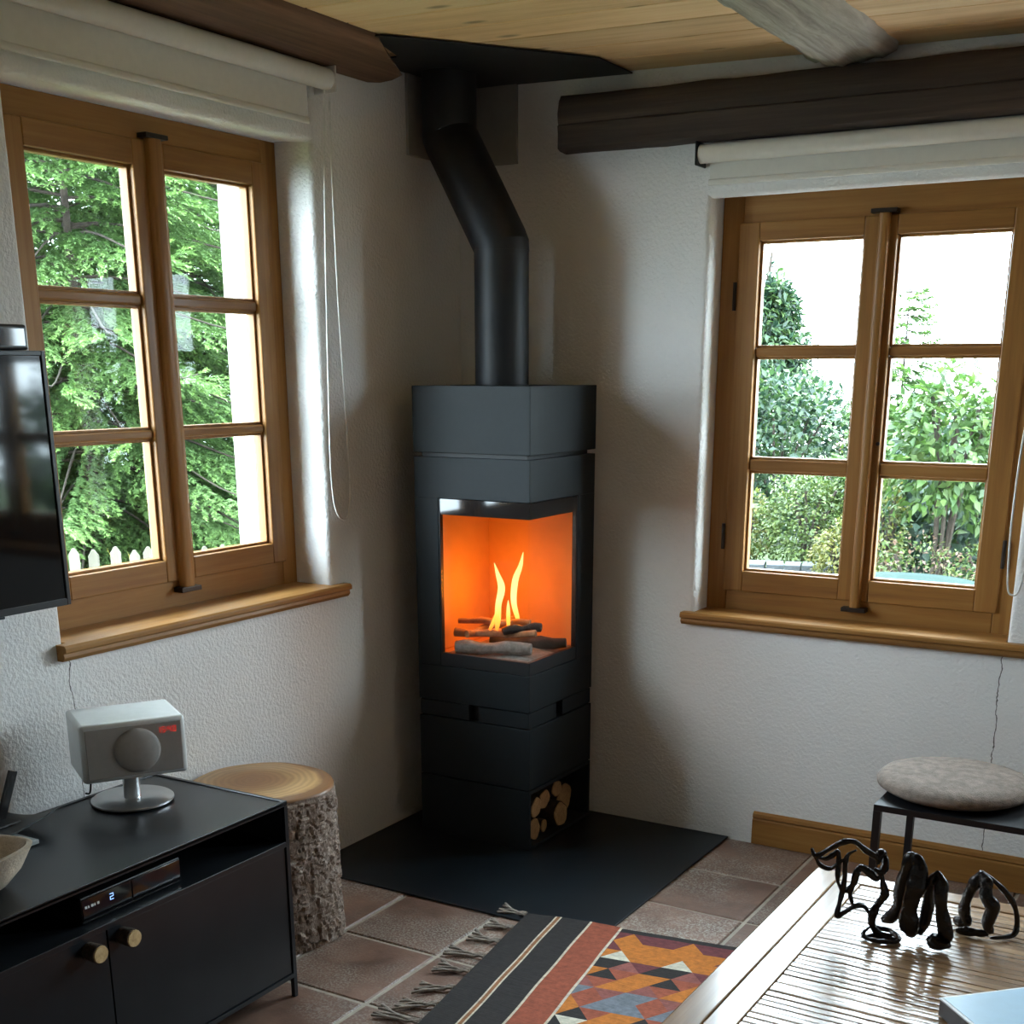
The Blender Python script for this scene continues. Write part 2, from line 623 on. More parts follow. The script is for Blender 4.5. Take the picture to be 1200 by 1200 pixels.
def loft_beam(section, axis, a0, a1, n, amp, seed, cut=None):
    """section: closed (p, z) loop; axis 'x' or 'y' length direction; lightly uneven like hewn timber"""
    mb = MB()
    S = len(section)
    vs = []
    for i in range(n + 1):
        a = a0 + (a1 - a0) * i / n
        for j, (p, z) in enumerate(section):
            a = a0 + (a1 - a0) * i / n - (cut(p) if cut and i == 0 else 0)
            q = (p, a, z)
            w = amp * (vnoise(q, 6, seed + j * 3.1) + 0.6 * vnoise(q, 17, seed + j))
            w2 = amp * (vnoise(q, 7, seed + 9 + j * 1.7))
            vs.append((p + w, a, z + w2) if axis == 'y' else (a, p + w, z + w2))
    fs = []
    for i in range(n):
        for j in range(S):
            fs.append((i * S + j, i * S + (j + 1) % S, (i + 1) * S + (j + 1) % S, (i + 1) * S + j))
    fs += [tuple(range(S)), tuple(n * S + j for j in range(S))]
    mb.add(vs, fs)
    return mb


b = obj('ceiling_beam', loft_beam([(0.004, 2.404), (0.05, 2.398), (0.10, 2.400), (0.145, 2.409), (0.185, 2.428), (0.212, 2.455), (0.218, 2.475), (0.004, 2.475)],
        'y', -0.51, -21.0 / 3, 24, 0.0035, 3, cut=lambda p: max(0, p - 0.14) / 0.078 * 0.235), M['beam_y'], smooth=50, loc=(0.1, -0.51, 2.40))
tag(b, 'long brown rough beam along the ceiling edge above the left window', 'beam')
b = obj('wall_beam', loft_beam([(-0.002, 2.238), (-0.04, 2.232), (-0.085, 2.232), (-0.098, 2.24), (-0.10, 2.285), (-0.101, 2.306), (-0.096, 2.310), (-0.101, 2.313), (-0.10, 2.34), (-0.095, 2.378), (-0.08, 2.392), (-0.002, 2.396)],
        'x', 0.44, 5.15, 56, 0.0035, 5), M['beam_x'], smooth=40, loc=(0.44, -0.05, 2.23))
b.rotation_euler = (0, math.radians(0.35), 0)
tag(b, 'dark square-cut wooden beam on the wall above the right window blind', 'beam')
sec = []
for k in range(14):
    a = math.pi + k / 13 * math.pi
    sec.append((1.365 + 0.135 * math.cos(a) * (1 + 0.05 * math.sin(3 * a)), 2.452 + 0.068 * math.sin(a) * (1 + 0.14 * math.sin(2 * a + 1) + 0.05 * math.sin(6 * a))))
b = obj('ceiling_log', loft_beam(sec, 'y', -0.04, -6.9, 130, 0.011, 11), M['grey_log'], smooth=60, loc=(1.36, -0.04, 2.38))
tag(b, 'pale grey weathered log crossing the ceiling and resting on the dark wall beam', 'beam')

# baseboard along the right wall
bb = MB()
pr = [(0.0, 0.002), (0.016, 0.002), (0.016, 0.088), (0.010, 0.094), (0.016, 0.099), (0.013, 0.110), (0.004, 0.116), (0.0, 0.116)]
bb.hexa([(1.185, -p, z) for p, z in pr], [(RX, -p, z) for p, z in pr])
obj('baseboard_right', bb, M['oak_x'], loc=(1.185, 0, 0), kind='structure')


# ------------------------------------------------------------------ windows
def window(name, mp, ctr, half, sash_out, g_in, g_out, z_frame, z_sash, rows, d0, sill, mH, mV, knob_z, hinges, strip_w):
    root = thing(name, mp(ctr, d0, z_frame[0]), kind='structure')

    def bx(mb, u0, u1, da, db, z0, z1):
        p, q = mp(u0, da, z0), mp(u1, db, z1)
        mb.box(min(p[0], q[0]), max(p[0], q[0]), min(p[1], q[1]), max(p[1], q[1]), min(p[2], q[2]), max(p[2], q[2]))
    zf0, zf1 = z_frame
    zs0, zs1 = z_sash
    D = d0
    # fixed frame
    for a, bq in ((ctr - half, ctr - sash_out + 0.012), (ctr + sash_out - 0.012, ctr + half)):
        f = MB()
        bx(f, a, bq, D, D + 0.075, zf0, zf1)
        obj('frame_post', f, mV, root, bevel=0.003)
    for a, bq in ((zs1 - 0.012, zf1), (zf0, zs0 + 0.012)):
        f = MB()
        bx(f, ctr - sash_out + 0.012, ctr + sash_out - 0.012, D, D + 0.075, a, bq)
        obj('frame_rail', f, mH, root, bevel=0.003)
    # two casements
    for s in (-1, 1):
        sd = D - 0.008
        lo, hi = rows[-1][0], rows[0][1]
        sv = MB()
        inner, outer = ctr + s * 0.001, ctr + s * sash_out
        gi, go = ctr + s * g_in, ctr + s * g_out
        for a, bq in ((inner, gi), (go, outer)):
            bx(sv, min(a, bq), max(a, bq), sd, sd + 0.058, zs0, zs1)
        so = obj('casement', sv, mV, root, bevel=0.004)
        sh = MB()
        for z0, z1 in ((zs0, lo), (hi, zs1)):
            bx(sh, min(gi, go), max(gi, go), sd + 0.0005, sd + 0.0575, z0, z1)
        obj('casement_rail', sh, mH, so, bevel=0.003)
        # glazing bars and panes
        for k in range(len(rows)):
            z0, z1 = rows[k]
            if k < len(rows) - 1:
                g = MB()
                zb0, zb1 = rows[k + 1][1], z0
                bx(g, min(gi, go), max(gi, go), sd + 0.010, sd + 0.050, zb0, zb1)
                obj('glazing_bar', g, mH, so, bevel=0.006, seg=3)
            # moulded bead round each pane
            bd = MB()
            w = 0.008
            ga, gb = min(gi, go), max(gi, go)
            for (u0, u1, q0, q1) in ((ga, ga + w, z0, z1), (gb - w, gb, z0, z1), (ga + w, gb - w, z0, z0 + w), (ga + w, gb - w, z1 - w, z1)):
                bx(bd, u0, u1, sd + 0.018, sd + 0.044, q0, q1)
            obj('pane_bead', bd, mV, so, bevel=0.002)
            p = MB()
            bx(p, ga + 0.002, gb - 0.002, sd + 0.030, sd + 0.034, z0 + 0.002, z1 - 0.002)
            obj('pane', p, M['glass'], so)
        # hinge pins on the outer stile
        for zz in (zs0 + 0.14, zs1 - 0.26)[:2 * hinges]:
            h = MB()
            p0, p1 = mp(outer + s * 0.003, sd - 0.004, zz), mp(outer + s * 0.003, sd - 0.004, zz + 0.085)
            h.tube([p0, p1], 0.006, 10)
            obj('hinge', h, M['brass'], so, smooth=40)
    # rounded cover strip over the meeting stiles, with iron catches
    st = MB()
    off = 0.012
    pts = []
    for k in range(9):
        a = math.pi * k / 8
        pts.append((ctr + off - strip_w * math.copysign(abs(math.cos(a)) ** 0.6, math.cos(a)), D - 0.008 - 0.022 * math.sin(a) ** 0.6))
    z0, z1 = zs0 - 0.022, zs1 + 0.008
    st.hexa([mp(u, d, z0) for u, d in pts], [mp(u, d, z1) for u, d in pts])
    so = obj('meeting_strip', st, mV, root, smooth=40)
    for zz, h in ((z1 - 0.004, 0.012), (z0 - 0.010, 0.014)):
        g = MB()
        bx(g, ctr + off - 0.040, ctr + off + 0.040, D - 0.034, D + 0.004, zz, zz + h)
        obj('catch', g, M['brass'], so, bevel=0.002)
    g = MB()
    p0, p1 = mp(ctr + 0.043, D - 0.010, knob_z), mp(ctr + 0.043, D - 0.002, knob_z)
    g.tube([p0, p1], 0.006, 10)
    obj('keyhole_plate', g, M['brass'], so, smooth=40)
    # wooden sill with a moulded nose
    u0, u1, n0, n1, zt = sill
    sl = MB()
    bx(sl, u0, u1, -0.001, D + 0.01, zt - 0.036, zt)
    prof = [(0.0, zt), (-0.030, zt), (-0.036, zt - 0.006), (-0.036, zt - 0.018), (-0.026, zt - 0.021), (-0.028, zt - 0.032), (-0.020, zt - 0.042), (0.0, zt - 0.042)]
    sl.hexa([mp(n0, d, z) for d, z in prof], [mp(n1, d, z) for d, z in prof])
    obj('window_sill', sl, mH, root, bevel=0.0015)
    return root


window('window_1', mapL, -1.30, 0.522, 0.467, 0.056, 0.405, (0.904, 2.214), (0.984, 2.150),
       [(1.765, 2.086), (1.410, 1.737), (1.046, 1.386)], 0.145, (-1.856, -0.786, -1.887, -0.722, 0.910), M['oak_y'], M['oak_z'], 1.60, 0, 0.024)
window('window_2', mapR, 1.4375, 0.510, 0.452, 0.050, 0.382, (0.782, 2.090), (0.852, 2.012),
       [(1.638, 1.957), (1.289, 1.611), (0.921, 1.252)], 0.112, (0.931, 1.945, 0.892, 2.03, 0.788), M['oak_x'], M['oak_z'], 1.35, 1, 0.017)
window('window_3', mapR, 2.89, 0.512, 0.452, 0.050, 0.382, (0.782, 2.090), (0.852, 2.012),
       [(1.638, 1.957), (1.289, 1.611), (0.921, 1.252)], 0.112, (2.382, 3.398, 2.342, 3.44, 0.788), M['oak_x'], M['oak_z'], 1.35, 1, 0.017)
portal((2.89, 0.30, 1.44), (-math.pi / 2, 0, 0), 1.02, 1.32)
portal((-0.30, -1.30, 1.56), (0, -math.pi / 2, 0), 1.3, 1.06)
portal((1.4375, 0.30, 1.44), (-math.pi / 2, 0, 0), 1.02, 1.32)


# ------------------------------------------------------------------ roller blinds
def blind(mp, u0, u1, zc, d, r, zbar, uf0, uf1, bracket_u, chain, mfab, label):
    root = thing('roller_blind', mp((u0 + u1) / 2, 0, zc), label, 'blind')
    t = MB()
    t.tube([mp(u0, -d, zc), mp(u1, -d, zc)], r, 24)
    obj('roller', t, M['fabric'], root, smooth=40)
    f = MB()
    n = 24
    vs = []
    for k in range(n + 1):
        z = zc + (zbar - zc) * k / n
        for u in (uf0, uf1):
            for e in (0, 0.0012):
                vs.append(mp(u, -(d - r + 0.002 + e + 0.0), z))
    fs = []
    for k in range(n):
        a = k * 4
        fs += [(a, a + 2, a + 6, a + 4), (a + 1, a + 5, a + 7, a + 3), (a, a + 4, a + 5, a + 1), (a + 2, a + 3, a + 7, a + 6)]
    fs += [(0, 1, 3, 2), (n * 4, n * 4 + 2, n * 4 + 3, n * 4 + 1)]
    f.add(vs, fs)
    obj('fabric', f, M['fabric'], root)
    q = MB()
    q.tube([mp(uf0 - 0.002, -(d - r + 0.004), zbar), mp(uf1 + 0.002, -(d - r + 0.004), zbar)], 0.009, 12, flat=0.6)
    obj('bottom_bar', q, M['fabric'], root, smooth=50)
    for u in bracket_u:
        k = MB()
        p = mp(u, 0.0, zc - r * 1.25)
        e = mp(u + 0.006, -(d + r * 1.1), zc + r * 1.25)
        k.box(min(p[0], e[0]), max(p[0], e[0]), min(p[1], e[1]), max(p[1], e[1]), p[2], e[2])
        obj('bracket', k, M['white_plastic'] if mfab else M['black_metal'], root, bevel=0.003)
    c = MB()
    c.tube(catmull([mp(u, -dd, z) for u, dd, z in chain], 8, True), 0.0028, 6, closed=True)
    obj('pull_chain', c, M['white_plastic'], root, smooth=180)
    return root


blind(mapL, -1.95, -0.765, 2.366, 0.050, 0.029, 2.252, -1.885, -0.826, (-0.765, -1.956), [
    (-0.755, 0.05, 2.37), (-0.752, 0.045, 2.2), (-0.735, 0.035, 1.8), (-0.705, 0.025, 1.4), (-0.692, 0.02, 1.2), (-0.715, 0.02, 1.118),
    (-0.765, 0.02, 1.14), (-0.785, 0.02, 1.25), (-0.787, 0.025, 1.5), (-0.785, 0.035, 1.9), (-0.782, 0.045, 2.2), (-0.775, 0.05, 2.36)], M['fabric'],
    'cream roller blind rolled up above the left window with a long bead chain')
blind(mapR, 0.912, 2.03, 2.196, 0.050, 0.027, 2.118, 0.934, 2.01, (0.904, 2.032), [
    (2.02, 0.05, 2.20), (2.015, 0.05, 1.9), (2.00, 0.045, 1.5), (1.985, 0.04, 1.1), (1.972, 0.03, 0.96), (1.952, 0.03, 0.935),
    (1.936, 0.03, 0.97), (1.928, 0.03, 1.15), (1.935, 0.035, 1.4), (1.965, 0.04, 1.7), (1.99, 0.05, 2.05)], None,
    'cream roller blind under the dark wall beam above the right window')

# ------------------------------------------------------------------ hearth, stove, flue
hp = obj('hearth_plate', MB().prism([(0.004, -0.004), (1.095, -0.004), (1.095, -1.0), (0.004, -1.0)], 0.001, 0.007), M['hearth'], loc=(0.5, -0.5, 0), bevel=0.001)
tag(hp, 'flat black steel hearth plate lying on the tiles under the stove', 'hearth plate')

SX0, SX1, SY0, SY1 = 0.128, 0.568, -0.490, -0.050
FZ = 0.008
stove = thing('wood_stove', (0.348, -0.27, FZ), 'tall square dark grey corner stove with a lit fire behind corner glass', 'stove')
# base niche for firewood, open towards the right
nb = MB()
nb.box(SX0, SX1, SY0, SY0 + 0.012, FZ, 0.218)
nb.box(SX0, SX0 + 0.012, SY0 + 0.012, SY1, FZ, 0.218)
nb.box(SX0 + 0.012, SX1, SY1 - 0.012, SY1, FZ, 0.218)
nb.box(SX0 + 0.012, SX1, SY0 + 0.012, SY1 - 0.012, FZ, FZ + 0.010)
nb.box(SX0 + 0.012, SX1, SY0 + 0.012, SY1 - 0.012, 0.206, 0.218)
obj('log_niche', nb, M['steel'], stove, bevel=0.001)
obj('lower_body', MB().box(SX0, SX1, SY0, SY1, 0.222, 0.432), M['steel'], stove, bevel=0.002)
# ventilation strip with two open slots
vs_ = MB()
r_ = 0.003
vs_.box(SX0 + r_, 0.329, SY0 + r_, SY1 - r_, 0.436, 0.488)
vs_.box(0.370, SX1 - r_, SY0 + r_, -0.301, 0.436, 0.488)
vs_.box(0.370, SX1 - r_, -0.258, SY1 - r_, 0.436, 0.488)
obj('vent_strip', vs_, M['steel'], stove, bevel=0.001)
obj('vent_core', MB().box(SX0 + 0.03, SX1 - 0.03, SY0 + 0.03, SY1 - 0.03, 0.430, 0.492), M['steel_dark'], stove)
# fire chamber body: panels round the corner glass opening
GX, GY = 0.220, -0.168       # where the glass starts on the left and right face
z0, z1, gz0, gz1 = 0.491, 1.302, 0.614, 1.172
cb = MB()
cb.prism([(SX0, SY0), (SX1, SY0), (SX1, SY1), (SX0, SY1)], z0, gz0)
cb.prism([(SX0, SY0), (SX1, SY0), (SX1, SY1), (SX0, SY1)], gz1, z1)
cb.prism([(SX0, SY0), (GX, SY0), (GX, SY0 + 0.02), (0.150, SY0 + 0.02), (0.150, SY1 - 0.02), (SX1 - 0.02, SY1 - 0.02), (SX1 - 0.02, GY), (SX1, GY), (SX1, SY1), (SX0, SY1)], gz0, gz1)
obj('fire_chamber', cb, M['steel'], stove, bevel=0.0015)
# lining; the orange fire glow is put into its colour
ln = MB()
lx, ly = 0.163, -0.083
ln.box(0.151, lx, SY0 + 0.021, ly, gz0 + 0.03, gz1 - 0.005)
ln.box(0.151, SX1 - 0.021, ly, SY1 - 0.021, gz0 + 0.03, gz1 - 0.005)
obj('lining', ln, M['glow_firebrick'], stove, bevel=0.002)
obj('chamber_floor', MB().box(0.151, SX1 - 0.02, SY0 + 0.02, SY1 - 0.021, gz0 + 0.001, gz0 + 0.028), M['glow_firebrick'], stove)
obj('baffle', MB().box(0.164, SX1 - 0.03, SY0 + 0.03, ly - 0.001, gz1 - 0.035, gz1 - 0.008), M['steel_dark'], stove)
# door frame: dark rail below, smoked band above, corner glass
dr = MB()
dr.box(GX + 0.004, SX1 - 0.001, SY0 + 0.001, SY0 + 0.016, gz0 + 0.002, 0.660)
dr.box(SX1 - 0.016, SX1 - 0.001, SY0 + 0.016, GY - 0.004, gz0 + 0.002, 0.660)
dr.box(GX + 0.001, GX + 0.007, SY0 + 0.001, SY0 + 0.018, gz0 + 0.002, gz1 - 0.002)
dr.box(SX1 - 0.018, SX1 - 0.001, GY - 0.007, GY - 0.001, gz0 + 0.002, gz1 - 0.002)
door = obj('door', dr, M['steel_dark'], stove, bevel=0.001)
bd = MB()
bd.box(GX + 0.008, SX1 - 0.001, SY0 + 0.001, SY0 + 0.007, 1.120, gz1 - 0.002)
bd.box(SX1 - 0.007, SX1 - 0.001, SY0 + 0.007, GY - 0.008, 1.120, gz1 - 0.002)
obj('glass_band', bd, M['band'], door)
g1 = MB().box(GX + 0.008, SX1 - 0.006, SY0 + 0.002, SY0 + 0.006, 0.661, 1.1195)
obj('door_glass', g1, M['stove_glass'], door)
g2 = MB().box(SX1 - 0.006, SX1 - 0.002, SY0 + 0.004, GY - 0.008, 0.661, 1.1195)
obj('door_glass', g2, M['stove_glass'], door)
obj('top_core', MB().box(SX0 + 0.02, SX1 - 0.02, SY0 + 0.02, SY1 - 0.02, 1.301, 1.318), M['steel_dark'], stove)
obj('top_box', MB().box(SX0 - 0.001, SX1 + 0.001, SY0 - 0.001, SY1 + 0.001, 1.316, 1.523), M['steel'], stove, bevel=0.002)

# flue pipe: straight, slanted and straight again
flue = thing('flue_pipe', (0.338, -0.277, 1.523), 'black round flue pipe bending from the stove top to the ceiling', 'flue pipe')
PR = 0.0875
pl, pu = Vector((0.338, -0.277, 1.948)), Vector((0.122, -0.238, 2.283))
t = MB()
t.tube([(pl.x, pl.y, 1.524), (pl.x, pl.y, 1.56), (pl.x, pl.y, 1.90), (pl.x, pl.y, 1.935)], PR, 40)
obj('lower_section', t, M['pipe'], flue, smooth=40)
t = MB()
d_ = (pu - pl).normalized()
t.tube([pl + Vector((0, 0, -0.018)), pl, pl + d_ * 0.012, pl * 0.5 + pu * 0.5, pu - d_ * 0.012, pu, pu + Vector((0, 0, 0.018))], [PR + 0.001] * 7, 40)
obj('slanted_section', t, M['pipe'], flue, smooth=14)
t = MB()
t.tube([(pu.x, pu.y, 2.298), (pu.x, pu.y, 2.38), (pu.x, pu.y, 2.466)], PR, 40)
obj('upper_section', t, M['pipe'], flue, smooth=40)

# ceiling plate and grey wall shields round the flue
zc = lambda x: 2.472 - 0.024 * x - 0.0035
poly = [(0.003, -0.003), (0.652, -0.003), (0.655, -0.235), (0.62, -0.285), (0.235, -0.748), (0.200, -0.752), (0.125, -0.520), (0.11, -0.503), (0.003, -0.503)]
cp = MB().hexa([(x, y, zc(x) - 0.004) for x, y in poly], [(x, y, zc(x)) for x, y in poly])
tag(obj('ceiling_plate', cp, M['black_panel'], loc=(0.3, -0.3, 2.46)), 'black metal plate on the ceiling around the flue pipe', 'plate')
wp = MB().box(0.002, 0.012, -0.309, -0.014, 2.229, 2.4635)
tag(obj('heat_shield', wp, M['grey_panel'], loc=(0.005, -0.15, 2.23)), 'grey square heat shield on the left wall behind the flue top', 'panel')
wp = MB().box(0.002, 0.237, -0.013, -0.002, 2.223, 2.460)
tag(obj('heat_shield', wp, M['grey_panel'], loc=(0.12, -0.005, 2.22)), 'grey square heat shield on the right wall behind the flue top', 'panel')

# firewood in the niche
M['bark'] = plain('bark', (0.055, 0.036, 0.024), 0.95, 0, 0.5, 60, 1.0, 120)
M['log_end'] = wood('log_end', (0.28, 0.14, 0.055), (0.46, 0.26, 0.11), (0.58, 0.36, 0.17), 'x', 0.85, 2.0, 0.2)
niche = [(-0.409, 0.138, 0.036, 'two-toned split firewood log at the upper front of the stove niche'),
         (-0.340, 0.146, 0.037, 'round firewood log beside the split one, top of the stove niche'),
         (-0.236, 0.155, 0.033, 'oval firewood log highest and middle in the stove niche'),
         (-0.234, 0.062, 0.048, 'largest pale firewood log low in the middle of the stove niche'),
         (-0.408, 0.058, 0.040, 'firewood log lowest at the front corner of the stove niche'),
         (-0.328, 0.044, 0.022, 'thin firewood stick between the two lower niche logs'),
         (-0.120, 0.078, 0.058, 'dark shaded firewood log at the back of the stove niche')]
for i, (y, z, r, lab) in enumerate(niche):
    root = thing('firewood_log', (0.35, y, z - r), lab, 'log', 'firewood logs in the stove niche')
    x0, x1 = 0.17, 0.549 - 0.008 * (i % 3) - (0.05 if i == 6 else 0)
    nn = 18
    ring = [(r * (1 + 0.10 * math.sin(2 * a + i) + 0.05 * math.sin(5 * a + 2 * i))) for a in [2 * math.pi * k / nn for k in range(nn)]]
    mb = MB()
    S = [(x, y + ring[k] * math.cos(2 * math.pi * k / nn) * q, z + ring[k] * math.sin(2 * math.pi * k / nn) * q) for x, q in ((x0, 1), (x1 - 0.001, 1)) for k in range(nn)]
    mb.add(S, [(k, (k + 1) % nn, nn + (k + 1) % nn, nn + k) for k in range(nn)] + [tuple(range(nn))])
    obj('bark', mb, M['bark'], root, smooth=60)
    mb = MB()
    mb.hexa([(x1 - 0.002, y + ring[k] * math.cos(2 * math.pi * k / nn) * .93, z + ring[k] * math.sin(2 * math.pi * k / nn) * .93) for k in range(nn)],
            [(x1 + 0.002, y + ring[k] * math.cos(2 * math.pi * k / nn) * .90, z + ring[k] * math.sin(2 * math.pi * k / nn) * .90) for k in range(nn)])
    obj('cut_end', mb, M['log_end'], root)

# the fire
M['burning'] = plain('burning_wood', (0.42, 0.22, 0.11), 0.9, 0, 0.4, 40, 0.6, 90)
M['charred'] = plain('charred_wood', (0.05, 0.042, 0.038), 0.9, 0, 0.4, 40, 0.8, 90)
M['ash'] = plain('ash', (0.30, 0.28, 0.26), 0.95, 0, 0.3, 60, 0.8, 120)
zb = 0.643
ashm = MB()
nx = 16
vv = []
for i in range(nx + 1):
    for j in range(nx + 1):
        x = 0.20 + 0.33 * i / nx
        y = -0.455 + 0.36 * j / nx
        e = min(i, nx - i, j, nx - j) / 4
        vv.append((x, y, zb + 0.0005 + min(1, e) * (0.010 + 0.008 * vnoise((x, y, 0), 40, 1))))
ashm.add(vv, [(i * (nx + 1) + j, (i + 1) * (nx + 1) + j, (i + 1) * (nx + 1) + j + 1, i * (nx + 1) + j + 1) for i in range(nx) for j in range(nx)])
tag(obj('ash_bed', ashm, M['ash'], loc=(0.35, -0.27, zb), smooth=180, kind='stuff'), 'grey ash bed on the stove chamber floor', 'ash')
burn = [((0.25, -0.44, 0.672), (0.50, -0.36, 0.678), 0.024, 'ash', 'pale ash-grey half log at the front of the fire'),
        ((0.30, -0.30, 0.672), (0.545, -0.20, 0.674), 0.022, 'charred', 'charred flat log at the back right of the fire'),
        ((0.22, -0.40, 0.712), (0.50, -0.33, 0.722), 0.015, 'burning', 'thin orange stick lying low across the fire'),
        ((0.28, -0.42, 0.716), (0.34, -0.20, 0.738), 0.014, 'burning', 'thin orange stick pointing back into the fire'),
        ((0.21, -0.36, 0.748), (0.46, -0.30, 0.752), 0.012, 'burning', 'topmost glowing stick of the fire'),
        ((0.40, -0.38, 0.732), (0.49, -0.28, 0.738), 0.016, 'charred', 'small blackened stick end in the middle of the fire')]
for i, (a, e, r, mt, lab) in enumerate(burn):
    mb = MB()
    pts = [tuple(np.array(a) + (np.array(e) - np.array(a)) * k / 6 + np.array([0, 0, 0.003 * math.sin(k * 2 + i)])) for k in range(7)]
    mb.tube(pts, [r * (0.9 + 0.15 * math.sin(k * 1.7 + i)) for k in range(7)], 9)
    o = obj('burning_log', mb, M[mt], loc=a, smooth=45)
    tag(o, lab, 'log', 'logs burning in the stove')
flames = [([(0.385, -0.395, 0.735), (0.385, -0.388, 0.77), (0.383, -0.380, 0.82), (0.388, -0.368, 0.875), (0.376, -0.372, 0.92), (0.366, -0.378, 0.958)], [0.006, 0.012, 0.012, 0.014, 0.008, 0.001], 'left forked yellow flame above the logs'),
          ([(0.425, -0.318, 0.72), (0.415, -0.306, 0.76), (0.398, -0.305, 0.82), (0.398, -0.295, 0.89), (0.410, -0.280, 0.94), (0.416, -0.272, 0.985)], [0.004, 0.008, 0.011, 0.012, 0.008, 0.001], 'right tall leaning yellow flame above the logs'),
          ([(0.402, -0.346, 0.725), (0.400, -0.344, 0.76), (0.398, -0.341, 0.80), (0.396, -0.338, 0.83)], [0.005, 0.008, 0.007, 0.001], 'smallest flame between the two tall flames'),
          ([(0.36, -0.40, 0.735), (0.372, -0.388, 0.77), (0.380, -0.378, 0.81)], [0.005, 0.007, 0.001], 'thin side flame at the foot of the left flame')]
M['flame_grad'] = None
t = NT('flame_gradient')
v = t.co()
sp_ = t.n('ShaderNodeSeparateXYZ')
t.l(v, sp_.inputs[0])
cr = t.ramp(t.math('MULTIPLY', sp_.outputs[2], 4.2), [(0.0, (1.0, 0.22, 0.02)), (0.18, (1.0, 0.45, 0.06)), (0.45, (1.0, 0.66, 0.24)), (1.0, (1.0, 0.62, 0.18))])
t.color((0, 0, 0))
t.set(Emission_Color=cr, Emission_Strength=0.62, Roughness=1.0)
M['flame_grad'] = t.mat
for pts, rad, lab in flames:
    P_ = catmull(pts, 5)
    R_ = [q[0] for q in catmull([(r, 0, 0) for r in rad], 5)]
    mb = MB()
    mb.tube(P_, [max(q, 0.0006) for q in R_], 10, flat=0.55)
    o = obj('flame', mb, M['flame_grad'], loc=pts[0], smooth=180)
    tag(o, lab, 'flame', 'flames of the stove fire')
ld = bpy.data.lights.new('fire_light', 'POINT')
ld.color = (1.0, 0.25, 0.004)
ld.energy = 0.68
ld.shadow_soft_size = 0.05
lo = bpy.data.objects.new('fire_light', ld)
C.objects.link(lo)
lo.parent = stove
lo.location = Vector((0.345, -0.30, 0.86)) - stove.location

# ------------------------------------------------------------------ black cabinet with media shelf
KX0, KX1, KY1, KY0, KZ = 0.108, 0.569, -1.701, -2.895, 0.541
cab = thing('media_cabinet', ((KX0 + KX1) / 2, (KY0 + KY1) / 2, 0), 'low black metal media cabinet with two doors and open shelf', 'cabinet')
tp = MB()
tp.box(KX0, KX1, KY0, KY1, KZ - 0.010, KZ - 0.003)
for (a, b_, c, d) in ((KX0, KX1, KY1 - 0.012, KY1), (KX0, KX1, KY0, KY0 + 0.012), (KX0, KX0 + 0.012, KY0 + 0.012, KY1 - 0.012), (KX1 - 0.012, KX1, KY0 + 0.012, KY1 - 0.012)):
    tp.box(a, b_, c, d, KZ - 0.014, KZ)
obj('top_panel', tp, M['cabinet'], cab, bevel=0.0015)
bo = MB()
bo.box(KX0 + 0.004, KX0 + 0.010, KY0 + 0.012, KY1 - 0.012, 0.07, KZ - 0.014)
bo.box(KX0 + 0.012, KX1 - 0.014, KY1 - 0.010, KY1 - 0.004, 0.07, KZ - 0.014)
bo.box(KX0 + 0.012, KX1 - 0.014, KY0 + 0.004, KY0 + 0.010, 0.07, KZ - 0.014)
bo.box(KX0 + 0.010, KX1 - 0.022, KY0 + 0.010, KY1 - 0.010, 0.07, 0.078)
obj('body', bo, M['cabinet_in'], cab)
sh = MB().box(KX0 + 0.010, KX1 - 0.013, KY0 + 0.010, KY1 - 0.010, 0.422, 0.430)
sh.box(KX1 - 0.012, KX1, KY0 + 0.012, KY1 - 0.012, 0.420, 0.434)
sh.box(KX1 - 0.012, KX1, KY0 + 0.012, KY1 - 0.012, 0.056, 0.068)
sh.box(KX0, KX0 + 0.012, KY0 + 0.012, KY1 - 0.012, 0.056, 0.068)
sh.box(KX0 + 0.012, KX1 - 0.012, KY1 - 0.012, KY1, 0.056, 0.068)
sh.box(KX0 + 0.012, KX1 - 0.012, KY1 - 0.012, KY1, 0.420, 0.432)
obj('shelf', sh, M['cabinet'], cab, bevel=0.001)
lgm = MB().box(-0.006, 0.006, -0.006, 0.006, 0, KZ - 0.014).mesh('leg', [M['cabinet']])
for x in (KX0 + 0.006, KX1 - 0.006):
    for y in (KY0 + 0.006, KY1 - 0.006):
        inst('leg', lgm, cab, Vector((x, y, 0)) - cab.location)
M['knob_end'] = wood('knob_end', (0.40, 0.24, 0.10), (0.58, 0.39, 0.18), (0.70, 0.52, 0.28), 'x', 0.8, 3.0, 0.2)
for (ya, yb, yk) in ((-1.716, -2.296, -2.258), (-2.300, -2.880, -2.352)):
    d = obj('door', MB().box(KX1 - 0.013, KX1 - 0.004, yb, ya, 0.070, 0.419), M['cabinet'], cab, bevel=0.001)
    kb = MB()
    zk = 0.392
    kb.tube([(KX1 - 0.003, yk, zk), (KX1 + 0.012, yk, zk), (KX1 + 0.034, yk, zk)], [0.019, 0.020, 0.0215], 16)
    obj('knob', kb, M['bark'], d, smooth=40)
    ke = MB()
    ke.tube([(KX1 + 0.0335, yk, zk), (KX1 + 0.0365, yk, zk)], [0.0195, 0.0185], 16)
    obj('knob_face', ke, M['knob_end'], d, smooth=40)

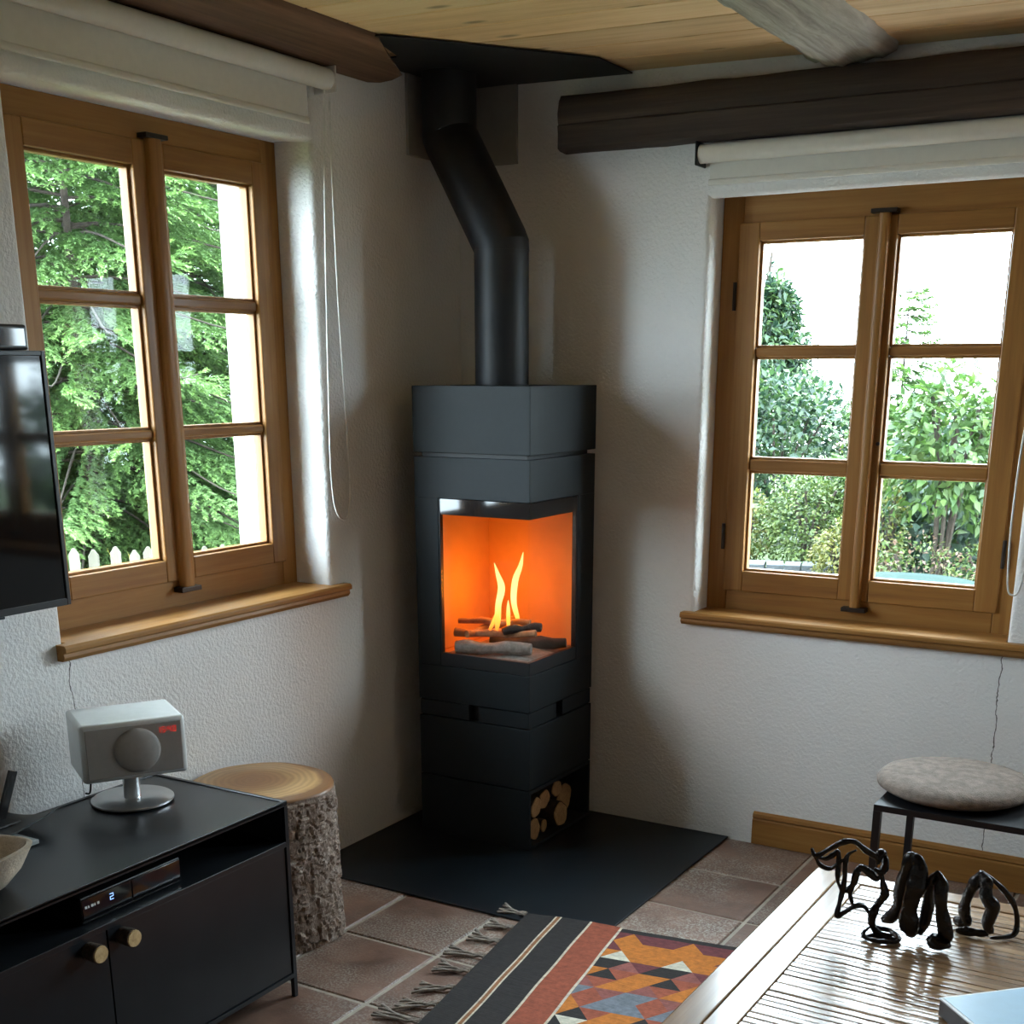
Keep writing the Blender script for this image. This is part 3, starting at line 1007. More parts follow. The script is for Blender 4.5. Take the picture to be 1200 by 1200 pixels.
# media player on the shelf
mp_ = thing('media_player', (0.42, -2.18, 0.431), 'flat black media player on the open cabinet shelf', 'media player')
obj('case', MB().box(0.30, 0.530, -2.330, -2.040, 0.4345, 0.494), M['black_plastic'], mp_, bevel=0.002)
fp = MB().box(0.5305, 0.5325, -2.328, -2.190, 0.440, 0.490)
fp.box(0.5305, 0.5325, -2.187, -2.042, 0.440, 0.490)
obj('front_panel', fp, M['screen'], mp_, bevel=0.0008)
w_ = MB()
for i, wv in enumerate((0.006, 0.004, 0.007, 0.004, 0.006)):
    w_.box(0.5326, 0.5329, -2.322 + i * 0.0085, -2.322 + i * 0.0085 + wv, 0.468, 0.474)
obj('wordmark', w_, M['white_plastic'], mp_)
w_ = MB()
for (a, b_, c, d) in ((-2.252, -2.242, 0.478, 0.4795), (-2.2435, -2.242, 0.472, 0.478), (-2.252, -2.242, 0.4715, 0.473), (-2.252, -2.2505, 0.466, 0.4715), (-2.252, -2.242, 0.465, 0.4665)):
    w_.box(0.5326, 0.5329, a, b_, c, d)
obj('display_digit', w_, M['led_blue'], mp_)

# ------------------------------------------------------------------ tabletop radio speaker
eu = Vector((0.522, 0.853, 0))
en = Vector((0.853, -0.522, 0))
fc = Vector((0.298, -1.931, 0))
spk = thing('radio_speaker', (0.232, -1.893, KZ), 'silver box radio with a round grille and red clock on a disc foot', 'radio')


def fr(u, n, z):
    q = fc + eu * u + en * n
    return (q.x, q.y, z)


def obox(mb, u0, u1, n0, n1, z0, z1):
    vs = [fr(u, n, z) for u in (u0, u1) for n in (n0, n1) for z in (z0, z1)]
    return mb.add(vs, [(0, 1, 3, 2), (4, 6, 7, 5), (0, 4, 5, 1), (2, 3, 7, 6), (0, 2, 6, 4), (1, 5, 7, 3)])


obj('case', obox(MB(), -0.126, 0.126, -0.188, 0.0, 0.618, 0.764), M['silver'], spk, bevel=0.010, seg=3, smooth=30)
gp = obj('grille', obox(MB(), -0.114, 0.114, 0.0005, 0.003, 0.629, 0.752), M['grille'], spk, bevel=0.002)
dm = MB()
n_ = 36
prof = [(0.0555, 0.0), (0.055, 0.002), (0.048, 0.0055), (0.035, 0.009), (0.018, 0.0112), (0.002, 0.012)]
vv = []
for r, h in prof:
    for k in range(n_):
        a = 2 * math.pi * k / n_
        vv.append(fr(0.006 + r * math.cos(a), 0.003 + h, 0.690 + r * math.sin(a)))
dm.add(vv, [(j * n_ + k, j * n_ + (k + 1) % n_, (j + 1) * n_ + (k + 1) % n_, (j + 1) * n_ + k) for j in range(len(prof) - 1) for k in range(n_)] + [tuple((len(prof) - 1) * n_ + k for k in range(n_))])
obj('round_grille', dm, M['grille'], spk, smooth=60)
SEG = {'1': 'bc', '5': 'afgcd', '4': 'fgbc', '0': 'abcdef'}
dg = MB()
cw, chh, gap, th = 0.0075, 0.0145, 0.0042, 0.0014
u = 0.056
zt = 0.741
for ch in '15:40':
    if ch == ':':
        for zz in (zt - 0.004, zt - 0.0095):
            obox(dg, u - 0.0005, u + 0.0013, 0.0032, 0.0036, zz - 0.0009, zz + 0.0009)
        u += 0.0032
        continue
    s = SEG[ch]
    seg = {'a': (0, cw, -th, 0), 'd': (0, cw, -chh, -chh + th), 'g': (0, cw, -chh / 2 - th / 2, -chh / 2 + th / 2),
           'f': (0, th, -chh / 2, 0), 'b': (cw - th, cw, -chh / 2, 0), 'e': (0, th, -chh, -chh / 2), 'c': (cw - th, cw, -chh, -chh / 2)}
    for k in s:
        a, b_, c, d = seg[k]
        obox(dg, u + a, u + b_, 0.0032, 0.0036, zt + c, zt + d)
    u += cw + gap
obj('clock_digits', dg, M['led'], spk, label='red digits reading 15:40')
pc = (0.232, -1.893)
obj('pole', MB().lathe(pc[0], pc[1], [(0.021, KZ + 0.008), (0.021, 0.6179)], 24), M['alu'], spk, smooth=40)
obj('disc_foot', MB().lathe(pc[0], pc[1], [(0.098, KZ + 0.0003), (0.101, KZ + 0.002), (0.101, KZ + 0.006), (0.098, KZ + 0.0085)], 48), M['alu'], spk, smooth=40)
cb_ = MB()
cb_.tube(catmull([fr(-0.08, -0.15, 0.6175), fr(-0.085, -0.16, 0.58), fr(-0.09, -0.165, KZ + 0.006), fr(-0.10, -0.172, KZ + 0.004)], 5), 0.0025, 6)
obj('cable', cb_, M['black_plastic'], spk, smooth=180)

# ------------------------------------------------------------------ things at the left end of the cabinet
bw = thing('felt_bowl', (0.385, -2.495, KZ), 'cream felted bowl with a wavy rim on the black cabinet', 'bowl')
mb = MB()
n_ = 40
outer = [(0.055, 0.0), (0.085, 0.012), (0.115, 0.045), (0.138, 0.088)]
inner = [(0.126, 0.088), (0.104, 0.048), (0.078, 0.020), (0.03, 0.014)]
vv = []
for r, h in outer + inner:
    for k in range(n_):
        a = 2 * math.pi * k / n_
        w = h / 0.088
        vv.append((0.385 + r * math.cos(a) * (1 + 0.05 * w * math.sin(2 * a + 0.6)), -2.495 + r * math.sin(a), KZ + 0.0005 + h + 0.012 * w * w * math.sin(2 * a + 1.0)))
J = len(outer) + len(inner)
mb.add(vv, [(j * n_ + k, j * n_ + (k + 1) % n_, (j + 1) * n_ + (k + 1) % n_, (j + 1) * n_ + k) for j in range(J - 1) for k in range(n_)] +
       [tuple(range(n_)), tuple((J - 1) * n_ + k for k in range(n_))])
obj('bowl_body', mb, M['bowl_felt'], bw, smooth=60)

mg = thing('magazine', (0.19, -2.35, KZ), 'grey magazine with a green mark lying under the dark one', 'magazine')
obj('pages', MB().box(0.125, 0.285, -2.52, -2.225, KZ + 0.0005, KZ + 0.010), M['paper_grey'], mg, bevel=0.001)
obj('cover_mark', MB().hexa([(0.24, -2.262, KZ + 0.0102), (0.247, -2.262, KZ + 0.0102), (0.235, -2.235, KZ + 0.0102), (0.228, -2.235, KZ + 0.0102)],
                            [(0.24, -2.262, KZ + 0.0106), (0.247, -2.262, KZ + 0.0106), (0.235, -2.235, KZ + 0.0106), (0.228, -2.235, KZ + 0.0106)]), M['paper_green'], mg)
mb = MB()
vv = []
for i in range(9):
    for j in range(9):
        x = 0.075 + 0.16 * i / 8
        y = -2.46 + 0.315 * j / 8 + 0.02 * (i / 8)
        c = max(0, (i / 8 + j / 8 - 1.15)) ** 2
        vv += [(x, y, KZ + 0.0115 + 0.045 * c), (x, y, KZ + 0.0145 + 0.045 * c)]
idx = lambda i, j, t: (i * 9 + j) * 2 + t
fs = []
for i in range(8):
    for j in range(8):
        for t_ in (0, 1):
            fs.append((idx(i, j, t_), idx(i + 1, j, t_), idx(i + 1, j + 1, t_), idx(i, j + 1, t_)))
for i in range(8):
    for e in (0, 8):
        fs.append((idx(i, e, 0), idx(i + 1, e, 0), idx(i + 1, e, 1), idx(i, e, 1)))
        fs.append((idx(e, i, 0), idx(e, i + 1, 0), idx(e, i + 1, 1), idx(e, i, 1)))
mb.add(vv, fs)
tag(obj('magazine', mb, M['paper_dark'], loc=(0.155, -2.3, KZ), smooth=30), 'dark grey magazine with a curled corner lying on the grey magazine', 'magazine')

sd = thing('device_stand', (0.115, -2.215, KZ), 'black slanted bar stand at the rear left of the cabinet top', 'stand')
mb = MB()
pts = [(0.128, -2.203, KZ + 0.02), (0.128, -2.19, KZ + 0.05), (0.128, -2.153, KZ + 0.130)]
for q in (0,):
    a, e = Vector(pts[0]), Vector(pts[2])
    s = Vector((0.004, 0, 0))
    w = Vector((0, 0.011, -0.004))
    mb.hexa([a - s - w, a + s - w, a + s + w, a - s + w], [e - s - w, e + s - w, e + s + w, e - s + w])
obj('upright', mb, M['black_plastic'], sd, bevel=0.002)
obj('foot', MB().box(0.110, 0.172, -2.285, -2.18, KZ + 0.0155, KZ + 0.022), M['black_plastic'], sd, bevel=0.003)

# ------------------------------------------------------------------ television
tv = thing('television', (0.10, -2.44, 1.034), 'flat black television on the left wall beside the window', 'television')
TY1, TY0, TZ0, TZ1 = -1.941, -2.94, 1.034, 1.611
obj('case', MB().box(0.085, 0.132, TY0, TY1, TZ0, TZ1), M['black_plastic'], tv, bevel=0.003)
bz = MB()
bz.box(0.1322, 0.140, TY1 - 0.011, TY1, TZ0, TZ1)
bz.box(0.1322, 0.140, TY0, TY0 + 0.011, TZ0, TZ1)
bz.box(0.1322, 0.140, TY0 + 0.011, TY1 - 0.011, TZ1 - 0.011, TZ1)
bz.box(0.1322, 0.140, TY0 + 0.011, TY1 - 0.011, TZ0, TZ0 + 0.016)
obj('bezel', bz, M['black_plastic'], tv, bevel=0.0015)
obj('screen', MB().box(0.1322, 0.136, TY0 + 0.011, TY1 - 0.011, TZ0 + 0.016, TZ1 - 0.011), M['screen'], tv)
obj('wall_mount', MB().box(0.0, 0.085, -2.60, -2.28, 1.20, 1.45), M['black_metal'], tv, bevel=0.002)
obj('sensor', MB().box(0.120, 0.138, -2.17, -2.13, TZ0 - 0.006, TZ0 - 0.0005), M['black_plastic'], tv, bevel=0.001)
bxo = thing('camera_box', (0.11, -2.1, TZ1), 'small black box sitting on top of the television', 'box')
obj('case', MB().box(0.080, 0.140, -2.24, -1.983, TZ1 + 0.0008, TZ1 + 0.055), M['black_plastic'], bxo, bevel=0.006, seg=3)
obj('lens_panel', MB().box(0.1401, 0.1415, -2.23, -1.993, TZ1 + 0.010, TZ1 + 0.046), M['screen'], bxo)

SCULPT = [
    (0.0066, [(1.852, -1.496, 0.593), (1.863, -1.493, 0.577), (1.893, -1.487, 0.6), (1.918, -1.491, 0.618), (1.941, -1.486, 0.621), (1.962, -1.471, 0.601), (1.984, -1.467, 0.588), (1.988, -1.466, 0.573)]),
    (0.005, [(1.852, -1.496, 0.593), (1.859, -1.489, 0.575), (1.869, -1.482, 0.554), (1.889, -1.477, 0.547), (1.907, -1.478, 0.563), (1.919, -1.481, 0.576)]),
    (0.006, [(1.865, -1.493, 0.573), (1.883, -1.489, 0.573), (1.895, -1.481, 0.581), (1.905, -1.479, 0.59), (1.908, -1.478, 0.563), (1.91, -1.483, 0.53), (1.917, -1.481, 0.505)]),
    (0.006, [(1.943, -1.476, 0.6), (1.927, -1.479, 0.587), (1.923, -1.48, 0.567), (1.924, -1.48, 0.532), (1.921, -1.48, 0.502), (1.919, -1.486, 0.477), (1.917, -1.491, 0.449), (1.932, -1.488, 0.459), (1.952, -1.484, 0.476), (1.967, -1.47, 0.474), (1.98, -1.467, 0.456), (1.984, -1.467, 0.429)]),
    (0.01, [(1.988, -1.466, 0.573), (1.989, -1.455, 0.595), (1.994, -1.444, 0.586), (2.0, -1.453, 0.569), (1.996, -1.464, 0.556), (1.981, -1.467, 0.562)]),
    (0.008, [(1.92, -1.47, 0.5), (1.93, -1.468, 0.503), (1.941, -1.471, 0.52), (1.947, -1.475, 0.546), (1.953, -1.473, 0.561), (1.969, -1.47, 0.555), (1.988, -1.466, 0.54), (1.997, -1.464, 0.553)]),
    (0.006, [(1.941, -1.471, 0.52), (1.935, -1.467, 0.494), (1.942, -1.466, 0.471)]),
    (0.009, [(1.997, -1.464, 0.553), (2.002, -1.463, 0.53), (2.007, -1.462, 0.507), (1.997, -1.464, 0.486), (1.991, -1.475, 0.469), (1.989, -1.476, 0.441), (2.003, -1.463, 0.416), (2.03, -1.457, 0.403)]),
    (0.006, [(1.984, -1.467, 0.429), (1.974, -1.479, 0.417), (1.981, -1.488, 0.402), (2.004, -1.493, 0.392), (2.025, -1.488, 0.385), (2.044, -1.474, 0.392), (2.042, -1.454, 0.401), (2.019, -1.428, 0.41), (1.998, -1.433, 0.415), (1.985, -1.456, 0.425)]),
    (0.005, [(1.978, -1.478, 0.404), (1.997, -1.464, 0.405), (2.024, -1.468, 0.403), (2.039, -1.455, 0.393)]),
    (0.016, [(1.993, -1.403, 0.421), (2.015, -1.409, 0.44), (2.029, -1.416, 0.472), (2.033, -1.425, 0.519), (2.043, -1.444, 0.563), (2.053, -1.452, 0.594), (2.059, -1.455, 0.608)]),
    (0.02, [(2.056, -1.456, 0.604), (2.071, -1.458, 0.585), (2.073, -1.462, 0.552), (2.065, -1.464, 0.517), (2.06, -1.46, 0.475), (2.063, -1.455, 0.434), (2.057, -1.451, 0.4)]),
    (0.015, [(2.079, -1.436, 0.415), (2.085, -1.424, 0.437), (2.09, -1.423, 0.476), (2.092, -1.433, 0.521), (2.1, -1.441, 0.554), (2.108, -1.45, 0.574)]),
    (0.018, [(2.107, -1.45, 0.574), (2.119, -1.458, 0.556), (2.121, -1.462, 0.524), (2.129, -1.455, 0.481), (2.138, -1.453, 0.441), (2.134, -1.454, 0.411), (2.123, -1.467, 0.392), (2.136, -1.474, 0.387), (2.148, -1.461, 0.394)]),
    (0.014, [(2.179, -1.352, 0.555), (2.167, -1.345, 0.527), (2.153, -1.337, 0.49), (2.148, -1.328, 0.449), (2.155, -1.327, 0.426), (2.141, -1.32, 0.396), (2.126, -1.313, 0.377)]),
    (0.017, [(2.178, -1.352, 0.551), (2.192, -1.36, 0.533), (2.195, -1.364, 0.508), (2.21, -1.361, 0.483), (2.203, -1.357, 0.444), (2.212, -1.355, 0.406)]),
    (0.006, [(2.178, -1.353, 0.557), (2.204, -1.347, 0.539), (2.231, -1.331, 0.508), (2.249, -1.316, 0.473), (2.255, -1.305, 0.432), (2.251, -1.316, 0.412), (2.23, -1.341, 0.409), (2.212, -1.355, 0.406)]),
    (0.01, [(2.14, -1.361, 0.389), (2.154, -1.358, 0.401), (2.167, -1.355, 0.391), (2.184, -1.351, 0.406), (2.206, -1.346, 0.405)]),
]

# ------------------------------------------------------------------ tree-trunk stool
LX, LY, LR, LH = 0.222, -1.412, 0.206, 0.446
ls = thing('log_stool', (LX, LY, 0), 'upright tree-trunk stool with rough bark beside the black cabinet', 'stool')
NA, NZ = 220, 110
per = 2 * math.pi * LR
cells = np.array([(rng.uniform(0, per), rng.uniform(-0.02, LH + 0.02)) for _ in range(700)])
sx_, sz_ = 1 / 0.016, 1 / 0.022
th_ = np.linspace(0, per, NA, endpoint=False)
zz_ = np.linspace(0, LH, NZ)
A_, Z_ = np.meshgrid(th_, zz_)
wA = A_ + 0.0015 * np.sin(Z_ * 90 + A_ * 30)
pts_ = np.stack([wA.ravel(), Z_.ravel()], 1)
F1 = np.full(len(pts_), 9.0)
F2 = np.full(len(pts_), 9.0)
hgt = np.zeros(len(pts_))
ch_ = rng.uniform(0.3, 1.0, len(cells))
for ci, (ca, cz) in enumerate(cells):
    da = np.abs(pts_[:, 0] - ca)
    da = np.minimum(da, per - da)
    d = np.sqrt((da * sx_) ** 2 + ((pts_[:, 1] - cz) * sz_) ** 2)
    n1 = d < F1
    F2 = np.where(n1, F1, np.minimum(F2, d))
    hgt = np.where(n1, ch_[ci], hgt)
    F1 = np.where(n1, d, F1)
edge = np.clip((F2 - F1) / 0.22, 0, 1)
disp = 0.012 * edge * hgt + 0.002 * rng.standard_normal(len(pts_)) * edge * 0.6
disp = disp.reshape(NZ, NA)
mb = MB()
vv = []
for j in range(NZ):
    fl_ = 1 + 0.04 * (1 - zz_[j] / LH) ** 3
    for k in range(NA):
        a = th_[k] / LR
        lump = 1 + 0.025 * math.sin(2 * a + 0.5) + 0.018 * math.sin(3 * a + 1.2) + 0.01 * math.sin(7 * a)
        rr = (LR - 0.008) * lump * fl_ + disp[j, k] * (0.35 if j > NZ - 4 else 1)
        vv.append((LX + rr * math.cos(a), LY + rr * math.sin(a), zz_[j] + 0.001))
mb.add(vv, [(j * NA + k, j * NA + (k + 1) % NA, (j + 1) * NA + (k + 1) % NA, (j + 1) * NA + k) for j in range(NZ - 1) for k in range(NA)])
t = NT('rough_bark')
v = t.co((1, 1, 0.5))
f = t.noise(v, 60, 5, 0.7)
g = t.noise(v, 14, 3)
c1 = t.ramp(f, [(0.30, (0.13, 0.09, 0.068)), (0.5, (0.30, 0.235, 0.19)), (0.70, (0.54, 0.46, 0.40))])
t.color(t.mix(t.ramp(g, [(0.4, (0, 0, 0)), (0.7, (0.5, 0.5, 0.5))]), c1, (0.17, 0.10, 0.065)))
t.set(Roughness=0.95)
t.bump(f, 0.9, 0.006)
M['rough_bark'] = t.mat
obj('bark', mb, M['rough_bark'], ls, smooth=28)
t = NT('tree_rings')
v = t.co((1, 1, 0.2), (0.03, 0.0, 0))
wv = t.n('ShaderNodeTexWave', wave_type='RINGS', rings_direction='Z')
wv.inputs['Scale'].default_value = 16.0
wv.inputs['Distortion'].default_value = 3.0
wv.inputs['Detail'].default_value = 3.0
wv.inputs['Detail Scale'].default_value = 1.2
t.l(v, wv.inputs['Vector'])
ln_ = t.n('ShaderNodeVectorMath', operation='LENGTH')
t.l(t.co((1, 1, 0), (0.03, 0, 0)), ln_.inputs[0])
rad_ = t.math('ADD', ln_.outputs['Value'], t.math('MULTIPLY', t.noise(v, 7, 3), 0.07))
zone = t.ramp(t.math('MULTIPLY', rad_, 4.0), [(0.30, (0.40, 0.20, 0.075)), (0.52, (0.52, 0.29, 0.11)), (0.66, (0.66, 0.42, 0.18)), (0.86, (0.62, 0.38, 0.16)), (0.93, (0.24, 0.12, 0.055))])
col = t.mix(t.math('MULTIPLY', wv.outputs['Fac'], 0.35), zone, (0.30, 0.145, 0.05))
t.color(col)
t.set(Roughness=0.45, Coat_Weight=0.15)
t.bump(t.noise(v, 60, 4), 0.15, 0.003)
M['rings'] = t.mat
mb = MB()
vv = []
for (q, h) in ((0.99, LH - 0.001), (0.985, LH + 0.003), (0.96, LH + 0.007), (0.5, LH + 0.008), (0.02, LH + 0.008)):
    for k in range(72):
        a = 2 * math.pi * k / 72
        lump = 1 + 0.025 * math.sin(2 * a + 0.5) + 0.018 * math.sin(3 * a + 1.2) + 0.01 * math.sin(7 * a)
        vv.append((LX + LR * 0.985 * lump * q * math.cos(a), LY + LR * 0.985 * lump * q * math.sin(a), h))
mb.add(vv, [(j * 72 + k, j * 72 + (k + 1) % 72, (j + 1) * 72 + (k + 1) % 72, (j + 1) * 72 + k) for j in range(4) for k in range(72)] + [tuple(4 * 72 + k for k in range(72)), tuple(range(72))])
obj('cut_top', mb, M['rings'], ls, smooth=50)

# ------------------------------------------------------------------ black bench and felt cushion
BX0, BX1, BY0, BY1, BZ = 1.775, 2.975, -0.712, -0.300, 0.450
bn = thing('metal_bench', ((BX0 + BX1) / 2, (BY0 + BY1) / 2, 0), 'low black metal bench by the right wall behind the wooden table', 'bench')
obj('seat_plate', MB().box(BX0, BX1, BY0, BY1, BZ - 0.018, BZ), M['black_metal'], bn, bevel=0.001)
lm = MB().box(-0.010, 0.010, -0.010, 0.010, 0.0, BZ - 0.018).mesh('leg', [M['black_metal']])
for x in (BX0 + 0.010, BX1 - 0.010):
    for y in (BY0 + 0.010, BY1 - 0.010):
        inst('leg', lm, bn, Vector((x, y, 0)) - bn.location)
cu = MB()
pf = [(0.02, 0.0), (0.12, 0.0), (0.185, 0.006), (0.208, 0.020), (0.210, 0.030), (0.198, 0.044), (0.165, 0.053), (0.10, 0.057), (0.02, 0.058)]
cu.lathe(1.938, -0.497, [(r, BZ + 0.001 + z) for r, z in pf], 56)
o = obj('felt_cushion', cu, M['felt'], loc=(1.938, -0.497, BZ), smooth=60)
tag(o, 'round grey-brown felt seat cushion on the black bench', 'cushion')

# ------------------------------------------------------------------ low wooden table with reed inlay
TZ = 0.405
AX0, AX1, AY0, AY1 = 1.757, 2.80, -2.55, -1.125
M['tab_y'] = wood('table_frame_y', (0.17, 0.085, 0.035), (0.26, 0.14, 0.06), (0.36, 0.21, 0.10), 'y', 0.24, 1.0, 0.12, coat=0.75)
M['tab_x'] = wood('table_frame_x', (0.17, 0.085, 0.035), (0.26, 0.14, 0.06), (0.36, 0.21, 0.10), 'x', 0.24, 1.0, 0.12, coat=0.75)
M['reed'] = wood('table_reed', (0.16, 0.09, 0.045), (0.28, 0.165, 0.085), (0.40, 0.25, 0.13), 'x', 0.24, 1.0, 0.15, rand=0.3, coat=0.75)
tb = thing('low_table', ((AX0 + AX1) / 2, (AY0 + AY1) / 2, 0), 'low varnished wooden table with a reed-strip top', 'table')
FW = 0.125
SW = 0.055
for (x0, x1, y0, y1, mt) in ((AX0, AX0 + FW * 0.52, AY0, AY1, 'tab_y'), (AX0 + FW * 0.52 + 0.002, AX0 + FW, AY0, AY1 - SW - 0.002, 'tab_y'),
                             (AX1 - FW, AX1, AY0, AY1, 'tab_y'), (AX0 + FW * 0.52 + 0.002, AX1 - FW - 0.002, AY1 - SW, AY1, 'tab_x'), (AX0 + FW + 0.002, AX1 - FW - 0.002, AY0, AY0 + SW, 'tab_x')):
    obj('border_board', MB().box(x0, x1, y0, y1, TZ - 0.030, TZ), M[mt], tb, bevel=0.003)
obj('under_panel', MB().box(AX0 + FW, AX1 - FW, AY0 + SW, AY1 - SW, TZ - 0.028, TZ - 0.009), M['tab_x'], tb)
RWd = 0.021
rl = AX1 - FW - (AX0 + FW) - 0.004
rm = MB()
sec = [(-RWd / 2 + 0.0006, -0.008)] + [(RWd / 2 * 1.0 * math.sin(a), -0.0012 + 0.0009 * math.cos(a)) for a in np.linspace(-1.45, 1.45, 7)] + [(RWd / 2 - 0.0006, -0.008)]
rm.hexa([(-rl / 2, y, z) for y, z in sec], [(rl / 2, y, z) for y, z in sec])
rme = rm.mesh('reed', [M['reed']], 40)
y = AY1 - SW - 0.002 - RWd / 2
while y - RWd / 2 > AY0 + SW:
    inst('reed', rme, tb, Vector(((AX0 + AX1) / 2, y, TZ + random.uniform(-0.0018, 0.0002))) - tb.location, (random.uniform(-0.05, 0.05), 0, 0))
    y -= RWd
apm = MB()
apm.box(AX0 + 0.05, AX1 - 0.05, AY1 - 0.07, AY1 - 0.05, TZ - 0.09, TZ - 0.0305)
apm.box(AX0 + 0.05, AX1 - 0.05, AY0 + 0.05, AY0 + 0.07, TZ - 0.09, TZ - 0.0305)
apm.box(AX0 + 0.05, AX0 + 0.07, AY0 + 0.07, AY1 - 0.07, TZ - 0.09, TZ - 0.0305)
apm.box(AX1 - 0.07, AX1 - 0.05, AY0 + 0.07, AY1 - 0.07, TZ - 0.09, TZ - 0.0305)
obj('apron', apm, M['tab_x'], tb, bevel=0.002)
lgm = MB().box(-0.03, 0.03, -0.03, 0.03, 0.011, TZ - 0.0305).mesh('leg', [M['tab_y']])
for x in (AX0 + 0.10, AX1 - 0.10):
    for y in (AY0 + 0.10, AY1 - 0.10):
        inst('leg', lgm, tb, Vector((x, y, 0)) - tb.location)

# bronze sculpture of twisting forms
sc = thing('bronze_sculpture', (2.06, -1.45, TZ), 'dark bronze sculpture of twisting limb-like loops on the table', 'sculpture')
for i, (r, pts) in enumerate(SCULPT):
    rr = r * (0.95 if i < 10 else 1.0)
    q = catmull([(x, y, max(z, TZ + rr * 1.05)) for x, y, z in pts], 6)
    n_ = len(q)
    rad = []
    for k in range(n_):
        e = min(k, n_ - 1 - k) / (n_ * 0.18)
        rad.append(rr * (0.45 + 0.55 * min(1, e)) * (1 + 0.13 * math.sin(k * 0.45 + i * 1.3) + 0.05 * math.sin(k * 1.1 + i)))
    q = [(x, y, max(z, TZ + rd * 1.02)) for (x, y, z), rd in zip(q, rad)]
    mb = MB()
    mb.tube(q, rad, 12, flat=0.85 if i < 10 else 0.68)
    obj('strand', mb, M['bronze'], sc, smooth=70)
# pale book at the near edge of the table
bk = thing('book', (2.36, -1.86, TZ), 'pale blue book with a white edge and dark sides on the table', 'book')
e1 = Vector((0.70, -0.714, 0)).normalized()
e2 = Vector((0.80, 0.60, 0)).normalized()
e2 = (e2 - e1 * e2.dot(e1)).normalized()
c0 = Vector((2.197, -1.752, 0))


def bkbox(a0, a1, b0, b1, z0, z1):
    P_ = [c0 + e1 * a + e2 * b for a, b in ((a0, b0), (a1, b0), (a1, b1), (a0, b1))]
    return MB().hexa([(p.x, p.y, z0) for p in P_], [(p.x, p.y, z1) for p in P_])


obj('spine_block', bkbox(0, 0.30, 0.0, 0.21, TZ + 0.0008, TZ + 0.034), M['book_dark'], bk, bevel=0.001)
obj('cover_edge', bkbox(-0.001, 0.301, -0.001, 0.211, TZ + 0.0342, TZ + 0.037), M['book_white'], bk)
obj('cover', bkbox(0.004, 0.297, 0.006, 0.207, TZ + 0.0371, TZ + 0.0378), M['book_blue'], bk)


# ------------------------------------------------------------------ kilim rug
def kil(name, c, var=0.42):
    t = NT(name)
    v = t.co()
    f = t.noise(v, 55, 4, 0.7)
    w = t.noise(t.co((18, 210, 18)), 1.0, 4, 0.7)
    t.color(t.ramp(t.math('ADD', t.math('MULTIPLY', f, 0.6), t.math('MULTIPLY', w, 0.4)), [(0.3, tuple(q * (1 - var) for q in c)), (0.7, tuple(min(1, q * (1 + var)) for q in c))]))
    t.set(Roughness=0.97)
    t.bump(w, 0.5, 0.003)
    return t.mat


KC = {'char': (0.024, 0.020, 0.019), 'cream': (0.60, 0.52, 0.40), 'brown': (0.28, 0.12, 0.05), 'red': (0.30, 0.075, 0.038), 'maroon': (0.15, 0.038, 0.042),
      'orange': (0.52, 0.17, 0.025), 'rust': (0.33, 0.085, 0.045), 'slate': (0.17, 0.19, 0.22), 'white': (0.62, 0.58, 0.47), 'pink': (0.27, 0.09, 0.075)}
KN = list(KC)
kmats = [kil('kilim_' + k, KC[k]) for k in KN]
ki = {k: i for i, k in enumerate(KN)}
O_ = Vector((0.832, -0.955, 0))
ang = math.radians(8.6)
E1 = Vector((math.cos(ang), math.sin(ang), 0))
E2 = Vector((math.sin(ang), -math.cos(ang), 0))
rug = thing('kilim_rug', tuple(O_), 'flat woven kilim rug with charcoal stripes and orange triangle pattern', 'rug')


def rp(s, t_, z=0.0):
    q = O_ + E1 * s + E2 * t_
    return (q.x, q.y, 0.0125 + z)


RWI, RLE = 1.45, 1.75
rb = MB()
NT_ = 40
bands = [(0, .088, 'char'), (.088, .093, 'cream'), (.093, .103, 'brown'), (.103, .108, 'cream'), (.108, .196, 'char'), (.196, .203, 'cream'), (.203, .292, 'red'), (.292, .300, 'cream')]
for (a, b_, c) in bands:
    vs = []
    for k in range(NT_ + 1):
        tt = RLE * k / NT_
        for s in (a, b_):
            t0 = -0.012 * math.sin(s * 9) if k == 0 else 0
            vs.append(rp(s + 0.0009 * math.sin(tt * 23 + 1.0), tt + t0))
    rb.add(vs, [(2 * k, 2 * k + 1, 2 * k + 3, 2 * k + 2) for k in range(NT_)], ki[c])
S0 = 0.300
rb.add([rp(S0, 0.004), rp(RWI, 0.004), rp(RWI, 0.026), rp(S0, 0.026)], [(0, 1, 2, 3)], ki['char'])
cwid, chgt = 0.088, 0.060
rows_k = [('maroon', 'orange', 'maroon', 'maroon'), ('maroon', 'orange', 'orange', 'orange'), ('orange', 'white', 'orange', 'orange'), ('char', 'pink', 'char', 'maroon'),
          ('orange', 'char', 'orange', 'rust'), ('pink', 'orange', 'rust', 'orange'), ('slate', 'rust', 'slate', 'pink'), ('orange', 'slate', 'rust', 'slate'), ('orange', 'char', 'orange', 'rust'),
          ('char', 'orange', 'white', 'orange'), ('maroon', 'orange', 'maroon', 'pink')]
r_i = 0
tt = 0.026
rr_ = random.Random(3)
